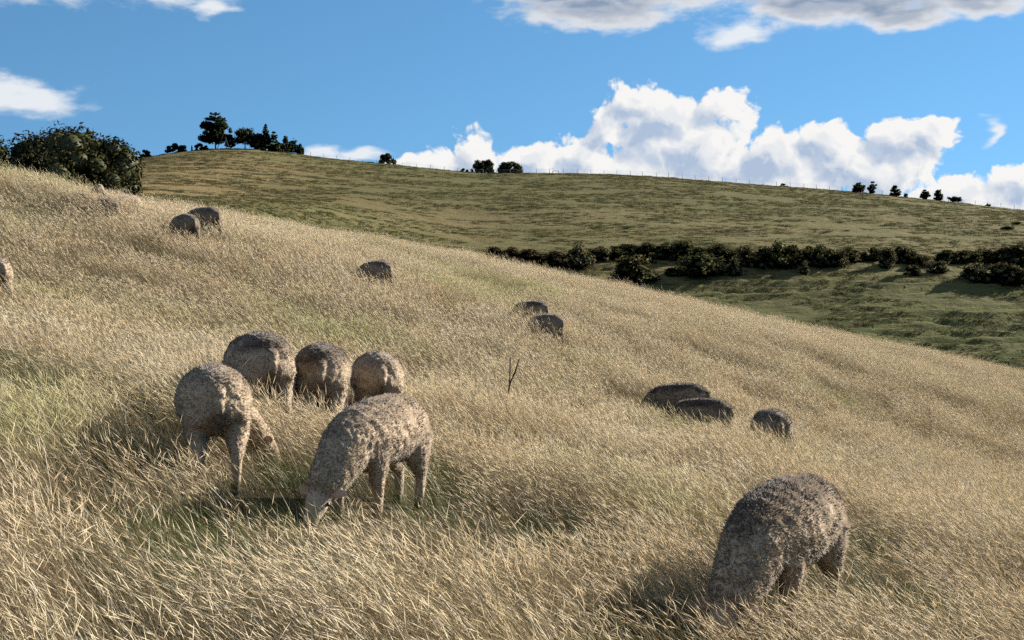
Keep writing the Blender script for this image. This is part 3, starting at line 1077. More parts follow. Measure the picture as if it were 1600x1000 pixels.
SHEEP = [
    dict(label='woolly sheep at front left of the group of five, head turned out to the right', px=332, d=9.6, facing=-16, scale=1.02, yaw=-1.25, dirt=.55, locks=26000, lock_len=.017, vox=0.0115, dz=0, seed=1, stride=.10),
    dict(label='dark-backed sheep behind the front left sheep, leftmost of three at the back of five', px=402, d=11.9, facing=-22, scale=1.08, yaw=0.2, dirt=1.0, locks=18000, lock_len=.018, vox=0.014, dz=0, seed=2, tone=.9, stride=.06),
    dict(label='dark-backed sheep seen square from the rear, middle of three at the back of five', px=502, d=12.3, facing=-7, scale=1.05, yaw=0.1, dirt=1.05, locks=18000, lock_len=.018, vox=0.014, dz=0, seed=3, tone=.85),
    dict(label='smaller grey-backed sheep, rightmost of the three at the back of the group of five', px=588, d=13.2, facing=-11, scale=1.0, yaw=0, dirt=.6, locks=15000, lock_len=.018, vox=0.014, dz=0, seed=4),
    dict(label='curly fleeced sheep at front right of the group of five, head down towards the camera', px=592, d=9.2, facing=-158, scale=.97, yaw=-0.16, fat=.92, dirt=.45, locks=28000, lock_len=.019, vox=0.0115, dz=0, seed=5, stride=.10, folds=.5),
    dict(label='large shaggy sheep alone at the lower right, head down towards the camera', px=1230, d=7.8, facing=-148, scale=1.04, yaw=-0.12, fat=.95, dirt=.85, locks=28000, lock_len=.023, vox=0.0115, dz=0, seed=6, stride=.08, folds=1.0),
    dict(label='dark sheep low in the grass, upper of the overlapping pair on the right slope', px=1062, d=22.5, facing=-60, scale=0.9, yaw=0.2, dirt=1.1, locks=5000, lock_len=.034, vox=0.02, dz=0, seed=7, tone=.62),
    dict(label='dark sheep with pale rimmed rump, lower of the overlapping pair on the right slope', px=1098, d=21.0, facing=-52, scale=0.88, yaw=-0.1, dirt=.95, locks=5000, lock_len=.034, vox=0.02, dz=0, seed=8, tone=.62),
    dict(label='single small sheep seen from the rear, right of the overlapping pair on the slope', px=1206, d=19.0, facing=-2, scale=1.0, yaw=0.2, dirt=.8, locks=5000, lock_len=.032, vox=0.02, dz=.08, seed=9, tone=.62),
    dict(label='lone brown sheep grazing in mid field just below the skyline of dry grass', px=587, d=30.0, facing=-42, scale=.92, yaw=0, dirt=.9, locks=2500, lock_len=0.03, vox=0.028, dz=0, seed=10, tone=.62),
    dict(label='rear sheep of the mid-field pair below the skyline, partly hidden by its paler neighbour', px=830, d=31.2, facing=-44, scale=.9, yaw=0, dirt=1.0, locks=2500, lock_len=0.03, vox=0.028, dz=0, seed=11, tone=.62),
    dict(label='front sheep of the mid-field pair below the skyline, with a pale sunlit rump', px=854, d=29.5, facing=-44, scale=0.84, yaw=0.2, dirt=.7, locks=2500, lock_len=0.03, vox=0.028, dz=0, seed=12, tone=.62),
    dict(label='dark sheep grazing head down, front one of the pair high on the left', px=289, d=29.0, facing=-36, scale=.9, yaw=0.1, dirt=.9, locks=2500, lock_len=0.03, vox=0.028, dz=0, seed=13, tone=.5, stride=.08),
    dict(label='sheep standing half behind another, rear one of the pair high on the left', px=318, d=31.0, facing=-52, scale=.92, yaw=0.1, dirt=.75, locks=2500, lock_len=0.03, vox=0.028, dz=0, seed=14, tone=.5, stride=.08),
    dict(label='sheep sunk in grass, only its grey back showing, below the raised pale head', px=160, d=30.0, facing=-55, scale=0.9, yaw=0, dirt=.5, locks=2000, lock_len=0.032, vox=0.03, dz=-0.24, seed=15, tone=0.62),
    dict(label='pale sheep with its head raised above the grass by the dark tree clump', px=190, d=32.0, facing=-128, scale=0.9, yaw=-0.5, pose='up', dirt=.2, locks=2000, lock_len=0.03, vox=0.03, dz=-0.20, seed=16, tone=0.85),
    dict(label='pale sheep almost buried in the grass, leftmost of the three near the dark tree clump', px=120, d=30.5, facing=-60, scale=0.9, yaw=0, dirt=.25, locks=2000, lock_len=0.032, vox=0.03, dz=-0.30, seed=17, tone=0.8),
    dict(label='pale sheep cut off by the left edge of the picture, only its hindquarters visible', px=-18, d=20.5, facing=-45, scale=0.95, yaw=0, dirt=.2, locks=4000, lock_len=.034, vox=0.022, dz=0, seed=18, stride=.1),
]
SHEEP_XY = []
HEADS = []
for s in SHEEP:
    make_sheep(**s)
    if 8.5 < s['d'] < 10:
        fa = R(s['facing'] - math.degrees(s['yaw']) * .8)
        HEADS.append(((s['px'] - 800) / FPX * s['d'] + .3 * math.sin(R(s['facing'])) + .5 * math.sin(fa), s['d'] + .3 * math.cos(R(s['facing'])) + .5 * math.cos(fa)))
    SHEEP_XY.append(((s['px'] - 800) / FPX * s['d'], s['d']))

# ------------------------------------------------------------------ grass of the pasture
GREEN_SPOTS = [(705, 10.6, .42), (690, 9.4, .42), (590, 7.3, .45), (880, 9.0, .42), (235, 14, .55), (125, 11.6, .5), (330, 7.6, .5), (500, 9.6, .4), (480, 8.6, .4), (1240, 8.6, .35), (1080, 6.3, .4), (400, 7.0, .5), (60, 13, .6), (720, 7.6, .4),
               (1310, 10.5, .6), (960, 12.5, .5), (1440, 8.2, .4)]


def green_amount(X, Y):
    g = np.zeros(len(X))
    for px, d, r in GREEN_SPOTS:
        cx = (px - 800) / FPX * d
        g = np.maximum(g, np.exp(-(((X - cx) / (r * 1.15)) ** 2 + ((Y - d + r * .6) / (r * 2.2)) ** 2)))
    return g


def near_roots(dens, y0, y1, clump):
    ys = []
    A = .39 * (y1**2 - y0**2) + 2.4 * (y1 - y0)
    n = int(A * dens)
    w1 = .39 * y1 + 1.2
    m = int(n * (2 * w1 * (y1 - y0)) / A)
    x = RNG.uniform(-w1, w1, m); y = RNG.uniform(y0, y1, m)
    keep = np.abs(x) < .39 * y + 1.2
    x, y = x[keep], y[keep]
    dn = .55 * fbm2(x * 2.2 + 9, y * 1.8 + 4, 3) + .45 * fbm2(x * .8 + 29, y * .45 + 14, 2)
    keep = RNG.random(len(x)) < np.clip(1 + clump * (dn - .5) * 3, .08, 1)
    return np.stack([x[keep], y[keep]], 1)


def tread(X, Y):
    t = np.ones(len(X))
    for (sx_, sy_) in SHEEP_XY:       # grazed and trodden down where the sheep stand
        t *= 1 - ((.42 if sy_ < 8.5 else .16) if sy_ < 11 else (.14 if sy_ < 16 else .0)) * np.exp(-(((X - sx_) / .60) ** 2 + ((Y - sy_ + .75) / 1.1) ** 2))
    for (hx_, hy_) in HEADS:          # they feed where the grass is still long
        t *= 1 + .45 * np.exp(-(((X - hx_) / .30) ** 2 + ((Y - hy_ + .22) / .32) ** 2))
    return t


def height_of(X, Y):
    return (.40 + 1.35 * fbm2(X * .8 + 4, Y * .5 + 2, 3)) * tread(X, Y)


lf = near_roots(880, 3.6, 14.6, .8)
sm = near_roots(1250, 3.6, 14.6, 1.4)
gl, gs = green_amount(lf[:, 0], lf[:, 1]), green_amount(sm[:, 0], sm[:, 1])
sm = sm[RNG.random(len(sm)) > gs * .96]
gs = green_amount(sm[:, 0], sm[:, 1])
big = fbm2(lf[:, 0] * .35 + 70, lf[:, 1] * .3 + 20, 3)
V, F, Cc = grass_arrays(np.random.default_rng(5), lf, sm, lambda p: H(p[:, 0], p[:, 1]),
                        height_of(lf[:, 0], lf[:, 1]) * (1 + .30 * gl), height_of(sm[:, 0], sm[:, 1]) * (1 - .55 * gs), np.clip(.14 + .8 * gl + .9 * sstep(.46, .7, big) * .6, 0, .92), 0.0, (2, 2), .72)
me = mesh_np('near_grass', V, F, M_GRASS)
point_color(me, 'tint', Cc)
ng_ = obj('near_grass', me)
ng_['kind'] = 'stuff'
ng_['label'] = 'long dry wind-blown grass with pale seed heads around the nearest sheep'
ng_['category'] = 'grass'

TILE = 3.0
tiles = []
for k in range(7):
    rg = np.random.default_rng(700 + k)
    pl = rg.uniform(-TILE/2 - .1, TILE/2 + .1, (int(520 * TILE**2), 2))
    ps = rg.uniform(-TILE/2 - .1, TILE/2 + .1, (int(480 * TILE**2), 2))
    hf = lambda p: .28 + 1.35 * fbm2(p[:, 0] * .9 + 13 * k, p[:, 1] * .6 + 7 * k, 3)
    gfr = np.clip(.10 + .8 * sstep(.52, .75, fbm2(pl[:, 0] * .6 + 31 * k, pl[:, 1] * .5, 2)), 0, .8)
    keep = rg.random(len(ps)) < np.clip(.35 + 1.3 * (fbm2(ps[:, 0] * 1.6 + 5 * k, ps[:, 1] * 1.3, 2) - .2), .2, 1)
    ps = ps[keep]
    V, F, Cc = grass_arrays(rg, pl, ps, lambda p: np.zeros(len(p)), hf(pl), hf(ps), gfr, .22, (2, 2))
    me = mesh_np('grass_tile_%d' % k, V, F, M_GRASS)
    point_color(me, 'tint', Cc)
    tiles.append(bpy.data.objects.new('grass_tile_%d' % k, me))
tp = []
yy = 14.6 + TILE / 2
while yy < 70:
    w = .42 * yy + 4
    tp += [(xx, yy) for xx in np.arange(-math.ceil(w / TILE) * TILE, w, TILE)]
    yy += TILE
yy = 14.6 - TILE / 2
while yy > -6:
    lim = .39 * max(yy + TILE/2, 0) + 1.2 + TILE / 2
    for k in range(4):
        tp += [(lim + k * TILE, yy), (-lim - k * TILE, yy)]
    yy -= TILE
tp = np.array(tp)
X, Y = tp[:, 0], tp[:, 1]
e = .8
gx_ = (H(X + e, Y) - H(X - e, Y)) / (2 * e)
gy_ = (H(X, Y + e) - H(X, Y - e)) / (2 * e)
n = len(X)
sz = RNG.uniform(.9, 1.15, n)
scatter('field_grass', np.stack([X, Y, (H(X, Y) * 2 + H(X + e, Y + e) + H(X - e, Y - e)) / 4], 1), np.stack([np.arctan(gy_), -np.arctan(gx_), RNG.normal(0, .05, n)], 1),
        np.stack([np.ones(n) * 1.02, np.ones(n) * 1.02, sz], 1), RNG.integers(0, 7, n), tiles,
        'long dry wind-blown grass with pale seed heads over the field up to its crest', 'grass')


# ------------------------------------------------------------------ tussocks of the far hillside
def tussock(name, seed, n, h, mat):
    rng = np.random.default_rng(seed)
    root = np.concatenate([rng.normal(0, .28, (n, 1)), rng.normal(0, .18, (n, 1)), np.full((n, 1), -.05)], 1)
    d = np.stack([rng.normal(-.15, .45, n), rng.normal(0, .45, n), np.ones(n)], 1)
    d /= np.linalg.norm(d, axis=1)[:, None]
    sd = np.cross(d, rng.normal(0, 1, (n, 3))); sd /= np.linalg.norm(sd, axis=1)[:, None]
    v, f, m = ribbons(root, d, rng.uniform(.6, 1.2, n) * h, rng.uniform(.05, .10, n), np.stack([rng.normal(-.1, .3, n), rng.normal(0, .3, n), np.full(n, -.2)], 1), sd, 2)
    return bpy.data.objects.new(name, mesh_np(name, v, f, mat))


tk = [tussock('tussock_kind_%d' % k, 500 + k, 26, .26, M_TUFT if k < 3 else M_TUFTG) for k in range(6)]
n = 90000
ty = 118 + (425 - 118) * RNG.random(n) ** .8
tx = RNG.uniform(-.42, .42, n) * ty + RNG.normal(0, 4, n)
keep = fbm2(tx * .10, ty * .22, 3) > .42
tx, ty = tx[keep], ty[keep]
n = len(tx)
ts = RNG.uniform(.5, 1.35, n)
scatter('hillside_tussocks', np.stack([tx, ty, far_fn(tx, ty)], 1), np.stack([np.zeros(n), np.zeros(n), RNG.uniform(-.6, .6, n)], 1),
        np.stack([ts * 1.5, ts, ts * RNG.uniform(.6, 1.2, n)], 1), RNG.integers(0, 6, n), tk, 'short olive and straw tussock grass over the far hillside', 'grass')


# ------------------------------------------------------------------ woody plants
def _ball():
    import bmesh
    bm = bmesh.new()
    bmesh.ops.create_icosphere(bm, subdivisions=2, radius=1.0)
    v = np.array([tuple(q.co) for q in bm.verts])
    f = np.array([[q.index for q in fc.verts] for fc in bm.faces])
    bm.free()
    return v, f


BALL_V, BALL_F = _ball()


def crown_mesh(name, blobs, n_leaf, size, mat, seed, droop=0.0, core=.72, flat=.6, heart=0.0):
    """leaf faces through and around a set of foliage masses: (x,y,z,rx,ry,rz)"""
    rng = np.random.default_rng(seed)
    B = np.array(blobs, float)
    w = (B[:, 3] * B[:, 4] + B[:, 3] * B[:, 5] + B[:, 4] * B[:, 5])
    k = rng.choice(len(B), n_leaf, p=w / w.sum())
    u = rng.normal(0, 1, (n_leaf, 3)); u /= np.linalg.norm(u, axis=1)[:, None]
    rr = core + (1.06 - core) * rng.random(n_leaf) ** .5
    rr = rr * (1 + .13 * (vn3(u * 1.0 + k[:, None] * 3.7, 3.1) - .5) * 2)
    c = B[k, :3] + u * B[k, 3:6] * rr[:, None]
    nrm = u + rng.normal(0, flat, (n_leaf, 3)); nrm /= np.linalg.norm(nrm, axis=1)[:, None]
    a = np.cross(nrm, rng.normal(0, 1, (n_leaf, 3))); a /= np.linalg.norm(a, axis=1)[:, None]
    a[:, 2] -= droop; a /= np.linalg.norm(a, axis=1)[:, None]
    b_ = np.cross(nrm, a)
    s = size * rng.uniform(.6, 1.4, n_leaf)
    V = np.stack([c - a * s[:, None], c + b_ * (s * .45)[:, None] - nrm * (s * .12)[:, None], c + a * s[:, None], c - b_ * (s * .45)[:, None] - nrm * (s * .12)[:, None]], 1)
    f = (np.arange(n_leaf) * 4)[:, None] + np.array([0, 1, 2, 3])[None]
    ln = u + nrm * .45
    ln /= np.linalg.norm(ln, axis=1)[:, None]
    Vall, Nall, faces = [V.reshape(-1, 3)], [np.repeat(ln, 4, 0)], [f]
    if heart > 0:                     # twiggy inside of each mass, too dense to see through
        off = n_leaf * 4
        tri = []
        for i in range(len(B)):
            wob = 1 + .35 * (vn3(BALL_V * 1.7 + i * 5.3, 1.9) - .5)
            Vall.append(B[i, :3] + BALL_V * B[i, 3:6] * heart * wob[:, None])
            Nall.append(BALL_V)
            tri.append(BALL_F + off)
            off += len(BALL_V)
        faces.append(np.concatenate(tri))
    me = mesh_np(name, np.concatenate(Vall), faces, mat)
    soft_normals(me, np.concatenate(Nall))
    return me


def limbs_mesh(name, paths, mat):
    Vs, Q, T, off = [], [], [], 0
    for p in paths:
        V, F, t = loft(p, 2, 7)
        Vs.append(V); Q.append(F + off); T.append(t + off); off += len(V)
    return mesh_np(name, np.concatenate(Vs), [np.concatenate(Q), np.concatenate(T)], mat, True)


def trunk_paths(h, r, ends, seed, lean=0.0):
    rng = np.random.default_rng(seed)
    p = [[(0, 0, -.6, r*1.25, r*1.25), (lean*.3, 0, h*.3, r, r), (lean*.7, 0, h*.65, r*.65, r*.65), (lean, 0, h, r*.25, r*.25)]]
    for (ex, ey, ez) in ends:
        z0 = min(ez * .55, h * .7)
        p.append([(lean*.4, 0, z0, r*.5, r*.5), ((ex + lean*.4)*.5, ey*.5, (z0 + ez)*.5 + rng.uniform(-.1, .2), r*.3, r*.3), (ex, ey, ez, r*.12, r*.12)])
    return p


def dome_blobs(w, h, n, seed, z0=.1, depth=1.0, rmin=.22, rmax=.38):
    """lumpy dome w wide, h tall"""
    rng = np.random.default_rng(seed)
    out = []
    for i in range(n):
        a = rng.uniform(0, 2*np.pi); t = rng.random()
        zz = z0 + (1 - z0) * (rng.random() ** .8) * .82
        prof = math.sqrt(max(.05, 1 - ((zz - .28) / .75) ** 2))
        rad = .5 * w * prof * math.sqrt(t) * .82
        r = h * rng.uniform(rmin, rmax) * .5
        out.append((rad*math.cos(a), rad*math.sin(a)*depth, max(r*.7, zz*h - r*.3), r*1.25, r*1.2, r))
    for i in range(max(4, n // 4)):          # skirt of foliage near the ground
        a = i * 6.283 / max(4, n // 4) + rng.normal(0, .2)
        r = h * rng.uniform(rmin, rmax) * .5
        out.append((.36*w*math.cos(a), .36*w*math.sin(a)*depth, z0*h + r*.6, r*1.2, r*1.2, r))
    B = np.array(out)
    x0, x1 = (B[:, 0] - B[:, 3]).min(), (B[:, 0] + B[:, 3]).max()
    top = (B[:, 2] + B[:, 5]).max()
    B[:, 0] -= (x0 + x1) / 2
    B[:, [0, 1, 3, 4]] *= w / (x1 - x0)
    B[:, [2, 5]] *= h / top
    return [tuple(r_) for r_ in B]


def tree(name, label, cat, loc, crown, paths, group=None, rz=0.0, cname='crown', tname='trunk', mat_t=None):
    o = thing(name, label, cat, loc, rz, group)
    obj(tname, limbs_mesh(tname, paths, mat_t or M_BARK), o)
    obj(cname, crown, o)
    return o


# --- big dark clump beyond the crest on the left (several trees standing close)
def clump_tree(label, px, d, top_row, w_px, seed, n, rows=None, mat=M_GUM, rm=(.15, .26), group='dark trees beyond the crest on the left'):
    x, y, z = at_dist(px, d)
    top = (HROW - top_row) / FPX * d + CAMZ
    h = top - z
    w = w_px / FPX * d
    bl = dome_blobs(w, h, n, seed, .12, 1.0, *rm)
    ends = [(b_[0]*.8, b_[1]*.8, b_[2]) for b_ in bl[::4]]
    cr = crown_mesh('crown', bl, int(230 * n), .115, mat, seed, .0, .66, .6, .66)
    return tree('spreading_tree', label, 'tree', (x, y, z), cr, trunk_paths(h*.7, .28, ends, seed), group)


clump_tree('broad dark tree with lumpy crown, highest of the clump behind the crest', 128, 77, 195, 165, 21, 110)
clump_tree('dark tree at the right end of the clump, its crown sloping down to the hillside', 180, 74, 211, 118, 22, 95)
clump_tree('lower olive tree on the left side of the big clump, with sky under its crown', 66, 80, 206, 145, 23, 95)
clump_tree('grey-green tree at the left edge of the picture beside the big dark clump', -10, 84, 214, 100, 24, 60)
clump_tree('dark shrubby tree filling the front of the big clump', 112, 71, 230, 200, 25, 110)


# --- conifers
def pine_mesh(h, w, seed, n_whorl, mat=M_PINE, leaf=.30, per=70, gappy=.25, taper=.75, base=.08):
    rng = np.random.default_rng(seed)
    blobs, paths = [], [[(0, 0, -.6, h*.024, h*.024), (0, 0, h*.4, h*.017, h*.017), (rng.normal(0, .02)*h, 0, h*.97, h*.004, h*.004)]]
    for i in range(n_whorl):
        t = base + (1 - base) * (i / n_whorl) ** .95
        if rng.random() < gappy * .5:
            continue
        rad = .5 * w * ((1 - t) ** taper * .95 + .06) * rng.uniform(.7, 1.12)
        m = rng.integers(4, 7)
        a0 = rng.random() * 6.28
        for j in range(m):
            a = a0 + j * 6.283 / m + rng.normal(0, .25)
            L = rad * rng.uniform(.55, 1.15)
            z = t * h
            tip = (L*math.cos(a), L*math.sin(a), z + L * rng.uniform(.12, .40))
            paths.append([(0, 0, z, h*.007, h*.007), (tip[0]*.5, tip[1]*.5, z + (tip[2]-z)*.35, h*.005, h*.005), (*tip, h*.0025, h*.0025)])
            for q in (.45, .75, 1.0):
                rr = max(.16, L * .24) * rng.uniform(.75, 1.2)
                blobs.append((tip[0]*q, tip[1]*q, z + (tip[2]-z)*q + rr*.2, rr, rr, rr*.75))
    blobs.append((0, 0, h*.97, h*.02, h*.02, h*.05))
    return crown_mesh('crown', blobs, int(len(blobs) * per / 3), leaf, mat, seed, 0, .25, .9), limbs_mesh('trunk', paths, M_BARK)


def pine(label, px, top_row, w_px, seed, n_whorl=12, base_row=None, group='trees along the far ridge', **kw):
    x, y, z = ridge(px, 1.5)
    top = (HROW - top_row) / FPX * y + CAMZ
    h = top - z
    o = thing('pine_tree', label, 'tree', (x, y, z), 0, group)
    cr, tr = pine_mesh(h, w_px / FPX * y, seed, n_whorl, **kw)
    obj('trunk', tr, o); obj('crown', cr, o)
    return o


def round_tree(label, px, top_row, w_px, seed, n=26, mat=M_BROAD, name='round_tree', trunk_gap=0.0, group='trees along the far ridge', leaf=.34, per=110, back=1.5, cat='tree', rm=(.28, .45)):
    x, y, z = ridge(px, back)
    h = max(.8, (HROW - top_row) / FPX * y + CAMZ - z)
    w = w_px / FPX * y
    bl = dome_blobs(w, h * (1 - trunk_gap), n, seed, .08, .9, *rm)
    bl = [(a, b_, c + h*trunk_gap, d, e, f) for a, b_, c, d, e, f in bl]
    ends = [(b_[0]*.8, b_[1]*.8, b_[2]) for b_ in bl[::5]]
    cr = crown_mesh('crown', bl, per * n, leaf * .8, mat, seed, .1, .62, .6, .72 if trunk_gap < .15 else .5)
    return tree(name, label, cat, (x, y, z), cr, trunk_paths(h*.75, h*.025, ends, seed), group)


pine('tall dark pine with ragged crown on the hilltop, tallest tree of the far ridge', 338, 178, 52, 31, 17, per=120, leaf=.38, gappy=.25, taper=.5)
pine('slim young pine just right of the tall hilltop pine', 361, 201, 18, 32, 9, per=60)
round_tree('umbrella-crowned gum tree on the hilltop with its bare trunk showing', 384, 200, 42, 33, 24, M_GUM, 'gum_tree', .22)
round_tree('low brownish gum beside the umbrella-crowned tree on the hilltop', 404, 209, 28, 34, 14, M_GUM, 'gum_tree', .08)
pine('pointed pine leading the descending row of pines on the hilltop', 416, 195, 24, 35, 12, taper=.8)
pine('second pine of the descending row on the hilltop', 429, 206, 24, 36, 11, taper=.8)
pine('third pine of the descending row on the hilltop', 447, 213, 22, 37, 10, taper=.8)
pine('fourth pine of the descending row on the hilltop', 459, 216, 22, 38, 10, taper=.8)
pine('last and lowest pine of the descending row on the hilltop', 470, 226, 14, 39, 8, taper=.8)
round_tree('brownish shrub in front of the descending row of hilltop pines', 438, 224, 30, 40, 12, M_GUM, 'shrub', cat='shrub', back=4)
round_tree('dark shrub at the foot of the pointed hilltop pine', 412, 227, 26, 41, 10, M_BROAD, 'shrub', cat='shrub', back=3)
round_tree('low spreading bush left of the tall hilltop pine', 276, 225, 36, 42, 14, M_BROAD, 'shrub', cat='shrub')
round_tree('small bush at the left foot of the tall hilltop pine', 316, 224, 22, 43, 9, M_PINE, 'shrub', cat='shrub')
round_tree('tiny dark bush on the ridge between the big clump and the hilltop', 229, 235, 18, 44, 8, M_BROAD, 'shrub', cat='shrub')
round_tree('single dark bush on the ridge above the start of the fence', 606, 240, 28, 45, 14, M_BROAD, 'shrub', cat='shrub', back=-3)
round_tree('domed dark tree, left one of the pair on the ridge', 755, 250, 34, 46, 30, M_BROAD)
round_tree('rounded dark tree, right one of the pair on the ridge', 797, 253, 40, 47, 34, M_BROAD)
round_tree('low scrub beside the left tree of the ridge pair', 729, 264, 22, 48, 7, M_BROAD, 'shrub', cat='shrub')
round_tree('tiny bush alone on the ridge fence line right of centre', 1224, 287, 14, 49, 6, M_BROAD, 'shrub', cat='shrub', leaf=.2)
pine('stubby conifer, leftmost of the row on the right ridge', 1340, 286, 23, 50, 9, taper=.55, leaf=.24, per=55)
pine('upright conifer, second from left in the row on the right ridge', 1362, 284, 15, 51, 9, taper=.45, leaf=.22, per=55)
pine('bushy conifer, third from left in the row on the right ridge', 1397, 290, 20, 52, 9, taper=.55, leaf=.24, per=55)
pine('smallest conifer of the row on the right ridge', 1414, 303, 8, 53, 5, taper=.55, leaf=.18, per=45)
pine('neat conifer in the middle of the row on the right ridge', 1444, 297, 15, 54, 9, taper=.5, leaf=.22, per=55)
pine('tall narrow conifer, second from right in the row on the right ridge', 1465, 297, 18, 55, 9, taper=.4, leaf=.22, per=55)
pine('leaning bushy conifer, rightmost of the row on the right ridge', 1490, 308, 22, 56, 8, taper=.6, leaf=.24, per=50)
round_tree('tiny bush on the ridge near the right edge of the picture', 1542, 325, 9, 57, 5, M_BROAD, 'shrub', cat='shrub', leaf=.2)

ORD = ['first', 'second', 'third', 'fourth', 'fifth', 'sixth', 'seventh', 'eighth', 'ninth', 'tenth', 'eleventh', 'twelfth', 'thirteenth']
# --- hedge of scrub in the valley
BV = []
for k in range(8):
    bl = dome_blobs(1.15, 1.0, 17, 600 + k, .05, .95, .30, .50)
    BV.append((bl, 600 + k))
BUSH_MESH = {}


def bush_parts(v, mat):
    key = (v, mat.name)
    if key not in BUSH_MESH:
        bl, sd = BV[v]
        BUSH_MESH[key] = (crown_mesh('foliage', bl, 2200, .055, mat, sd, .1, .58, .8, .60),
                          limbs_mesh('stem', trunk_paths(.6, .03, [(b_[0]*.7, b_[1]*.7, b_[2]) for b_ in bl[::5]], sd), M_BARK))
    return BUSH_MESH[key]


def bush(label, px, base_row, w_px, h_px, mat=M_BUSH, k=[0]):
    x, y, z = at_row(px, base_row)
    k[0] += 1
    v = k[0] % 8
    o = thing('valley_bush', label, 'bush', (x, y, z - .05), random.uniform(0, 6.28), 'scrub bushes in the valley hedge')
    w_px *= random.uniform(1.05, 1.4)
    h_px *= random.uniform(.85, 1.2)
    o.scale = (w_px / FPX * y / 1.15, w_px / FPX * y / 1.15, h_px / FPX * y / .95)
    fo, st = bush_parts(v, mat)
    obj('stem', st, o); obj('foliage', fo, o)
    return o


FRONT = [  # px, base row, width, height, material, label
    (903, 421, 48, 36, M_BUSHG, 'grey-green bush where the hedge rises from behind the dry grass'),
    (988, 442, 64, 42, M_BUSH, 'largest dark bush standing in front of the left part of the valley hedge'),
    (1019, 413, 14, 20, M_BUSHG, 'small pale shrub behind the large dark bush of the left hedge'),
    (1052, 431, 28, 14, M_BUSH, 'low dark shrub between the two big bushes of the left hedge'),
    (1097, 432, 60, 40, M_BUSH, 'broad dark bush with flecks of pale leaves in the left hedge'),
    (1148, 432, 21, 24, M_BUSHG, 'small pale upright shrub in front of the hedge right of the broad dark bush'),
    (1257, 429, 16, 18, M_BUSHG, 'small brownish shrub alone in front of the middle of the valley hedge'),
    (1307, 418, 34, 28, M_BUSH, 'rounded dark bush at the right end of the dense middle hedge'),
    (1327, 410, 36, 26, M_BUSH, 'dark bush standing tallest behind the end of the dense middle hedge'),
    (1386, 420, 29, 30, M_BUSHG, 'grey upright bush casting a shadow where the hedge has a gap'),
    (1424, 430, 24, 15, M_BUSH, 'low flat bush in front of the hedge with a short shadow'),
    (1464, 427, 36, 20, M_BUSHG, 'rounded grey bush in front of the right hedge casting a long shadow'),
    (1518, 440, 34, 32, M_BUSHG, 'brownish bush on a visible stem in front of the right hedge'),
    (1554, 442, 44, 34, M_BUSH, 'dark round bush near the right edge, front of the hedge'),
    (1584, 446, 46, 34, M_BUSH, 'dark bush touching the right edge of the picture at the front of the hedge'),
]
for px, br, w, h, mt, lb in FRONT:
    bush(lb, px, br, w, h, mt)
BACK = [(775, 404, 30, 16), (800, 408, 34, 18), (826, 411, 34, 19), (850, 414, 32, 20), (872, 416, 30, 22)]
for q, (px, br, w, h) in enumerate(sorted(BACK)):
    bush('low brown scrub over the dry grass at the hedge\'s left end, %s from the left' % ORD[q], px, br, w, h, M_BUSHB)
BACK = [(935, 409, 34, 22), (962, 404, 36, 22), (990, 402, 34, 20), (1014, 402, 36, 20), (1040, 404, 34, 22), (1064, 408, 40, 28), (1090, 406, 34, 22), (1118, 410, 34, 26), (1142, 412, 32, 24)]
for q, (px, br, w, h) in enumerate(sorted(BACK)):
    bush('dark rounded bush in the rear rank of the left valley hedge, %s from the left' % ORD[q], px, br, w, h)
BACK = [(1168, 418, 40, 34), (1192, 416, 36, 30), (1214, 420, 40, 34), (1238, 418, 34, 32), (1262, 417, 38, 32), (1284, 419, 36, 30), (1182, 420, 28, 22), (1230, 421, 30, 20)]
for q, (px, br, w, h) in enumerate(sorted(BACK)):
    bush('dark bush packed into the dense middle of the valley hedge, %s from the left' % ORD[q], px, br, w, h)
BACK = [(1347, 408, 22, 14), (1367, 408, 30, 18), (1406, 412, 30, 24), (1425, 414, 32, 24), (1441, 418, 28, 22), (1480, 412, 34, 22), (1500, 413, 34, 24), (1522, 412, 32, 24), (1542, 411, 34, 26), (1562, 413, 34, 26), (1590, 416, 40, 30), (1620, 420, 44, 34), (1660, 424, 50, 36)]
for q, (px, br, w, h) in enumerate(sorted(BACK)):
    bush('dark bush in the rear rank of the right valley hedge, %s from the left' % ORD[q], px, br, w, h)
bush('dark scrub patch high on the slope near the right edge', 1572, 358, 22, 5)
bush('small dark scrub under the scrub patch near the right edge of the slope', 1586, 350, 14, 4)

# ------------------------------------------------------------------ ridge fence
fence = thing('ridge_fence', 'post and wire fence running along the far ridge', 'fence', (0, 0, 0))
V_, F_, T_ = loft([(0, 0, -.4, .06, .06), (0, 0, .7, .055, .055), (0, 0, 1.3, .05, .05)], 1, 8)
POST = mesh_np('post', V_, [F_, T_], M_POST, False)
line = []
px = 424.0
while px < 1650:
    back = 12.0 * float(sstep(480, 560, px) * (1 - sstep(770, 860, px))) + 1.0
    x, y, z = ridge(px, back)
    line.append((x, y, z))
    p = obj('post', POST, fence, (x, y, z), (RNG.normal(0, .03), RNG.normal(0, .03), 0))
    p.scale = (1, 1, float(RNG.uniform(.88, 1.12)))
    px += 20.6 + float(RNG.normal(0, .8))
for hz in (.35, .7, 1.05, 1.3):
    rows = [(a, b_, c + hz, .007, .007) for a, b_, c in line]
    V, F, T = loft(rows, 1, 4)
    obj('wire', mesh_np('wire', V, [F, T], M_WIRE), fence)

